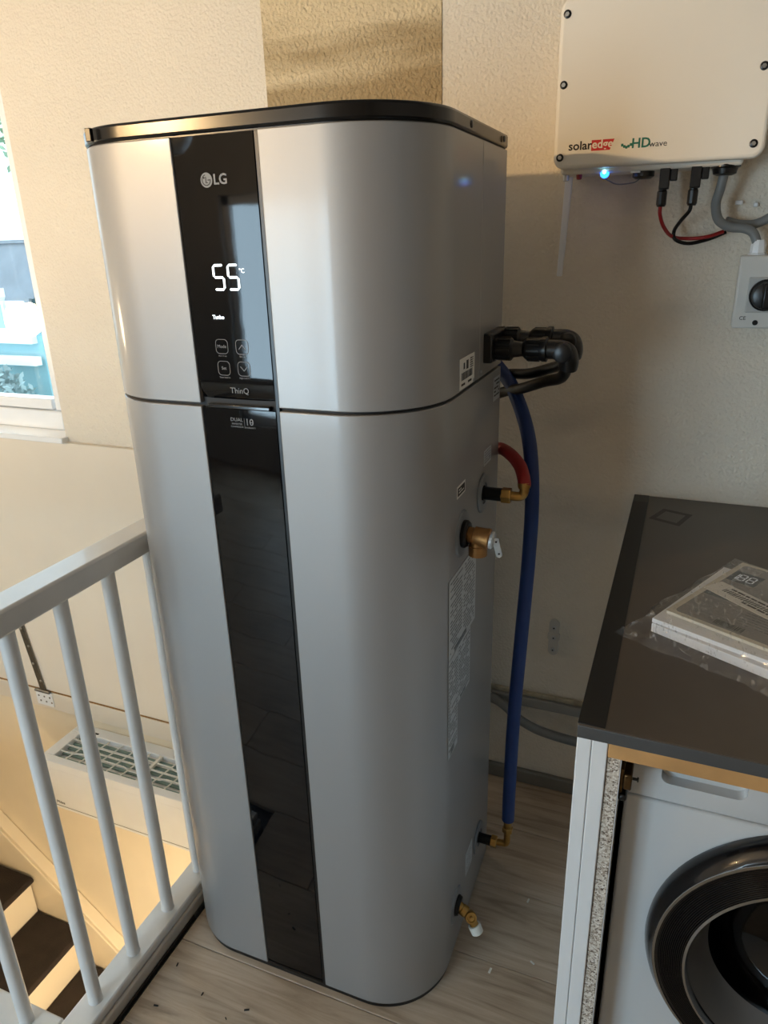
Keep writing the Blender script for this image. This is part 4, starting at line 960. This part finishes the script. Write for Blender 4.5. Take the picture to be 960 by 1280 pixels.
    def stringer(name, y0, y1, up):
        sl = rise/run; xa, xb = -2.75, -.37
        f = lambda x: zn - (x-xn)*sl
        bm = bmesh.new(); P = [(xa, y0, f(xa)+up), (xb, y0, f(xb)+up), (xb, y0, f(xb)-.25), (xa, y0, f(xa)-.25)]
        prism(bm, P, (0, y1-y0, 0)); o = mobj(name, bm, M_cream, s, bevel=.003)
        P = [(xa, y0-.008, f(xa)+up-.022), (xb, y0-.008, f(xb)+up-.022), (xb, y0-.008, f(xb)+up-.055), (xa, y0-.008, f(xa)+up-.055)]
        bm = bmesh.new(); prism(bm, P, (0, .008, 0)); mobj('stringer_moulding', bm, M_cream, o, bevel=.003)
    stringer('stringer', .478, YW-.002, .115)
    stringer('stringer', SY+.03, SY+.06, .10)
    for k in range(-3, 6):
        x = xn + run*k; z = zn - rise*k
        if z < ZL+.1: continue
        bm = bmesh.new(); prism(bm, [(x-run-.03, .47, z-.035), (x-.012, .47, z-.035), (x, .47, z-.022), (x, .47, z-.008), (x-.008, .47, z), (x-run-.03, .47, z)], (0, SY+.07-.47, 0)); tr = mobj('tread', bm, M_carpet, s, bevel=.004)
        box('riser', x-.045, x-.030, SY+.07, .470, z-rise, z-.036, M_cream, s, bevel=.001)
stairwell()

# ------------------------------------------------------------------ floor crumbs
def crumbs():
    rnd = random.Random(3); pts = [(-.225,-.335), (-.315,-.30), (-.30,-.39), (-.15,-.36), (-.21,-.42), (.32,-.07), (.36,.13), (-.12,-.33), (.40,-.02)]
    CR = ['dark crumb on the floor midway between railing and heater front', 'dark crumb on the floor close beside the railing base', 'dark crumb on the floor near the railing base, nearer the viewer',
          'dark crumb on the floor before the left end of the black strip', 'dark crumb on the floor nearest the bottom edge of the picture', 'pale plaster chip on the floor below the drain tap',
          'pale plaster chip on the floor behind the blue hose end', 'dark crumb on the floor touching the front of the heater base', 'pale plaster chip on the floor beside the white cabinet panel']
    for i, (x, y) in enumerate(pts):
        lt = i in (5, 6, 8); bm = bmesh.new(); s = rnd.uniform(.003, .0065)
        bx(bm, -s, s, -s*.35, s*.35, 0, s*.3, Matrix.Translation((x, y, .0002)) @ Matrix.Rotation(rnd.uniform(0, 3), 4, 'Z'))
        o = mobj('plaster_chip' if lt else 'dirt_crumb', bm, M_cap if lt else M_darkcore, bevel=.0006)
        tag(o, CR[i], 'debris', 'pale floor chips' if lt else 'dark floor crumbs')
crumbs()

# ------------------------------------------------------------------ outside: neighbouring house and tree
def outside():
    g = box('ground', -60, 40, 1.2, 60, -6.2, -6.0, mat('lawn', (96, 112, 84), .9, var=(1, .2))); struct(g)
    h = thing('neighbour_house', 'neighbouring house with grey roof and white gable seen through the window', 'house', (0,0,0))
    M_tile = mat('roof_tile', (120, 128, 136), .7, var=(3, .12)); M_teal = mat('teal_wall', (136, 180, 188), .7, var=(2, .04)); M_trim = mat('house_trim', (225, 228, 228), .5, var=(3, .02))
    box('wall', -16, -8.9, 8.80, 14, -6, 1.545, M_teal, h, bevel=0)
    # steep tiled roof slope, one row of tiles after another
    for k in range(12):
        y0 = 8.25 + .045*k; z0 = .20 + .112*k; xr = -10.30 + (z0-.2)*1.0
        bm = bmesh.new(); prism(bm, [(-16, y0, z0), (-16, y0+.05, z0+.12), (-16, y0+.10, z0+.12), (-16, y0+.10, z0)], (xr+16, 0, 0)); mobj('tile_row', bm, M_tile, h)
    box('ridge', -16, -8.9, 8.74, 8.95, 1.545, 1.60, M_tile, h)
    # gable dormer
    bm = bmesh.new(); bx(bm, -10.6, -9.40, 7.80, 7.92, -.02, .18); mobj('dormer_sill', bm, M_trim, h)
    bm = bmesh.new(); prism(bm, [(-10.45, 7.8, .15), (-10.30, 7.8, .15), (-9.92, 7.8, .72), (-9.92, 7.8, .86)], (0, .12, 0)); mobj('barge_board', bm, M_trim, h)
    for (x0, x1) in ((-10.15, -9.90), (-9.84, -9.50)):
        f = box('window', x0, x1, 7.82, 7.9, .18, .66, M_trim, h, bevel=0); box('pane', x0+.05, x1-.05, 7.81, 7.825, .23, .61, mat('far_glass', (150, 196, 204), .2, var=(3, .05)), f, bevel=0)
    box('lower_wall', -10.7, -9.30, 7.92, 8.8, -6, .10, M_teal, h, bevel=0)
    box('fascia', -16, -9.30, 7.7, 7.84, -.36, -.22, M_trim, h)
    # hedge and tree
    def foliage(name, c, r, n, sz, m, label, cat, seed):
        rnd = random.Random(seed); t = thing(name, label, cat); bm = bmesh.new()
        for i in range(n):
            v = Vector((rnd.gauss(0,1), rnd.gauss(0,1), rnd.gauss(0,1))).normalized() * rnd.uniform(.55, 1)
            p = Vector(c) + Vector((v.x*r[0], v.y*r[1], v.z*r[2])); u = Vector((rnd.gauss(0,1), rnd.gauss(0,1), rnd.gauss(0,1))).normalized(); w = u.orthogonal().normalized()
            a = [bm.verts.new(p + u*sz*s + w*sz*q) for s, q in ((-1,0),(0,.5),(1,0),(0,-.5))]; bm.faces.new(a)
        o = mobj('leaves', bm, m, t); o['kind'] = 'stuff'
        lat('trunk', (c[0], c[1], -6), (0,0,1), [(0,.18), (c[2]+6-r[2]*.3,.08)], M_bare, t, seg=8)
    foliage('tree', (-17.0, 18.5, 4.6), (3.6, 1.8, 3.2), 2600, .16, mat('pale_leaves', (150, 176, 150), .7, var=(2, .2)), 'pale leafy tree above the neighbouring roof', 'tree', 5)
    foliage('bush', (-9.9, 7.2, -1.0), (1.1, .5, .75), 1500, .07, mat('grey_leaves', (138, 158, 158), .7, var=(2, .25)), 'grey green bush below the neighbouring gable', 'bush', 6)
outside()
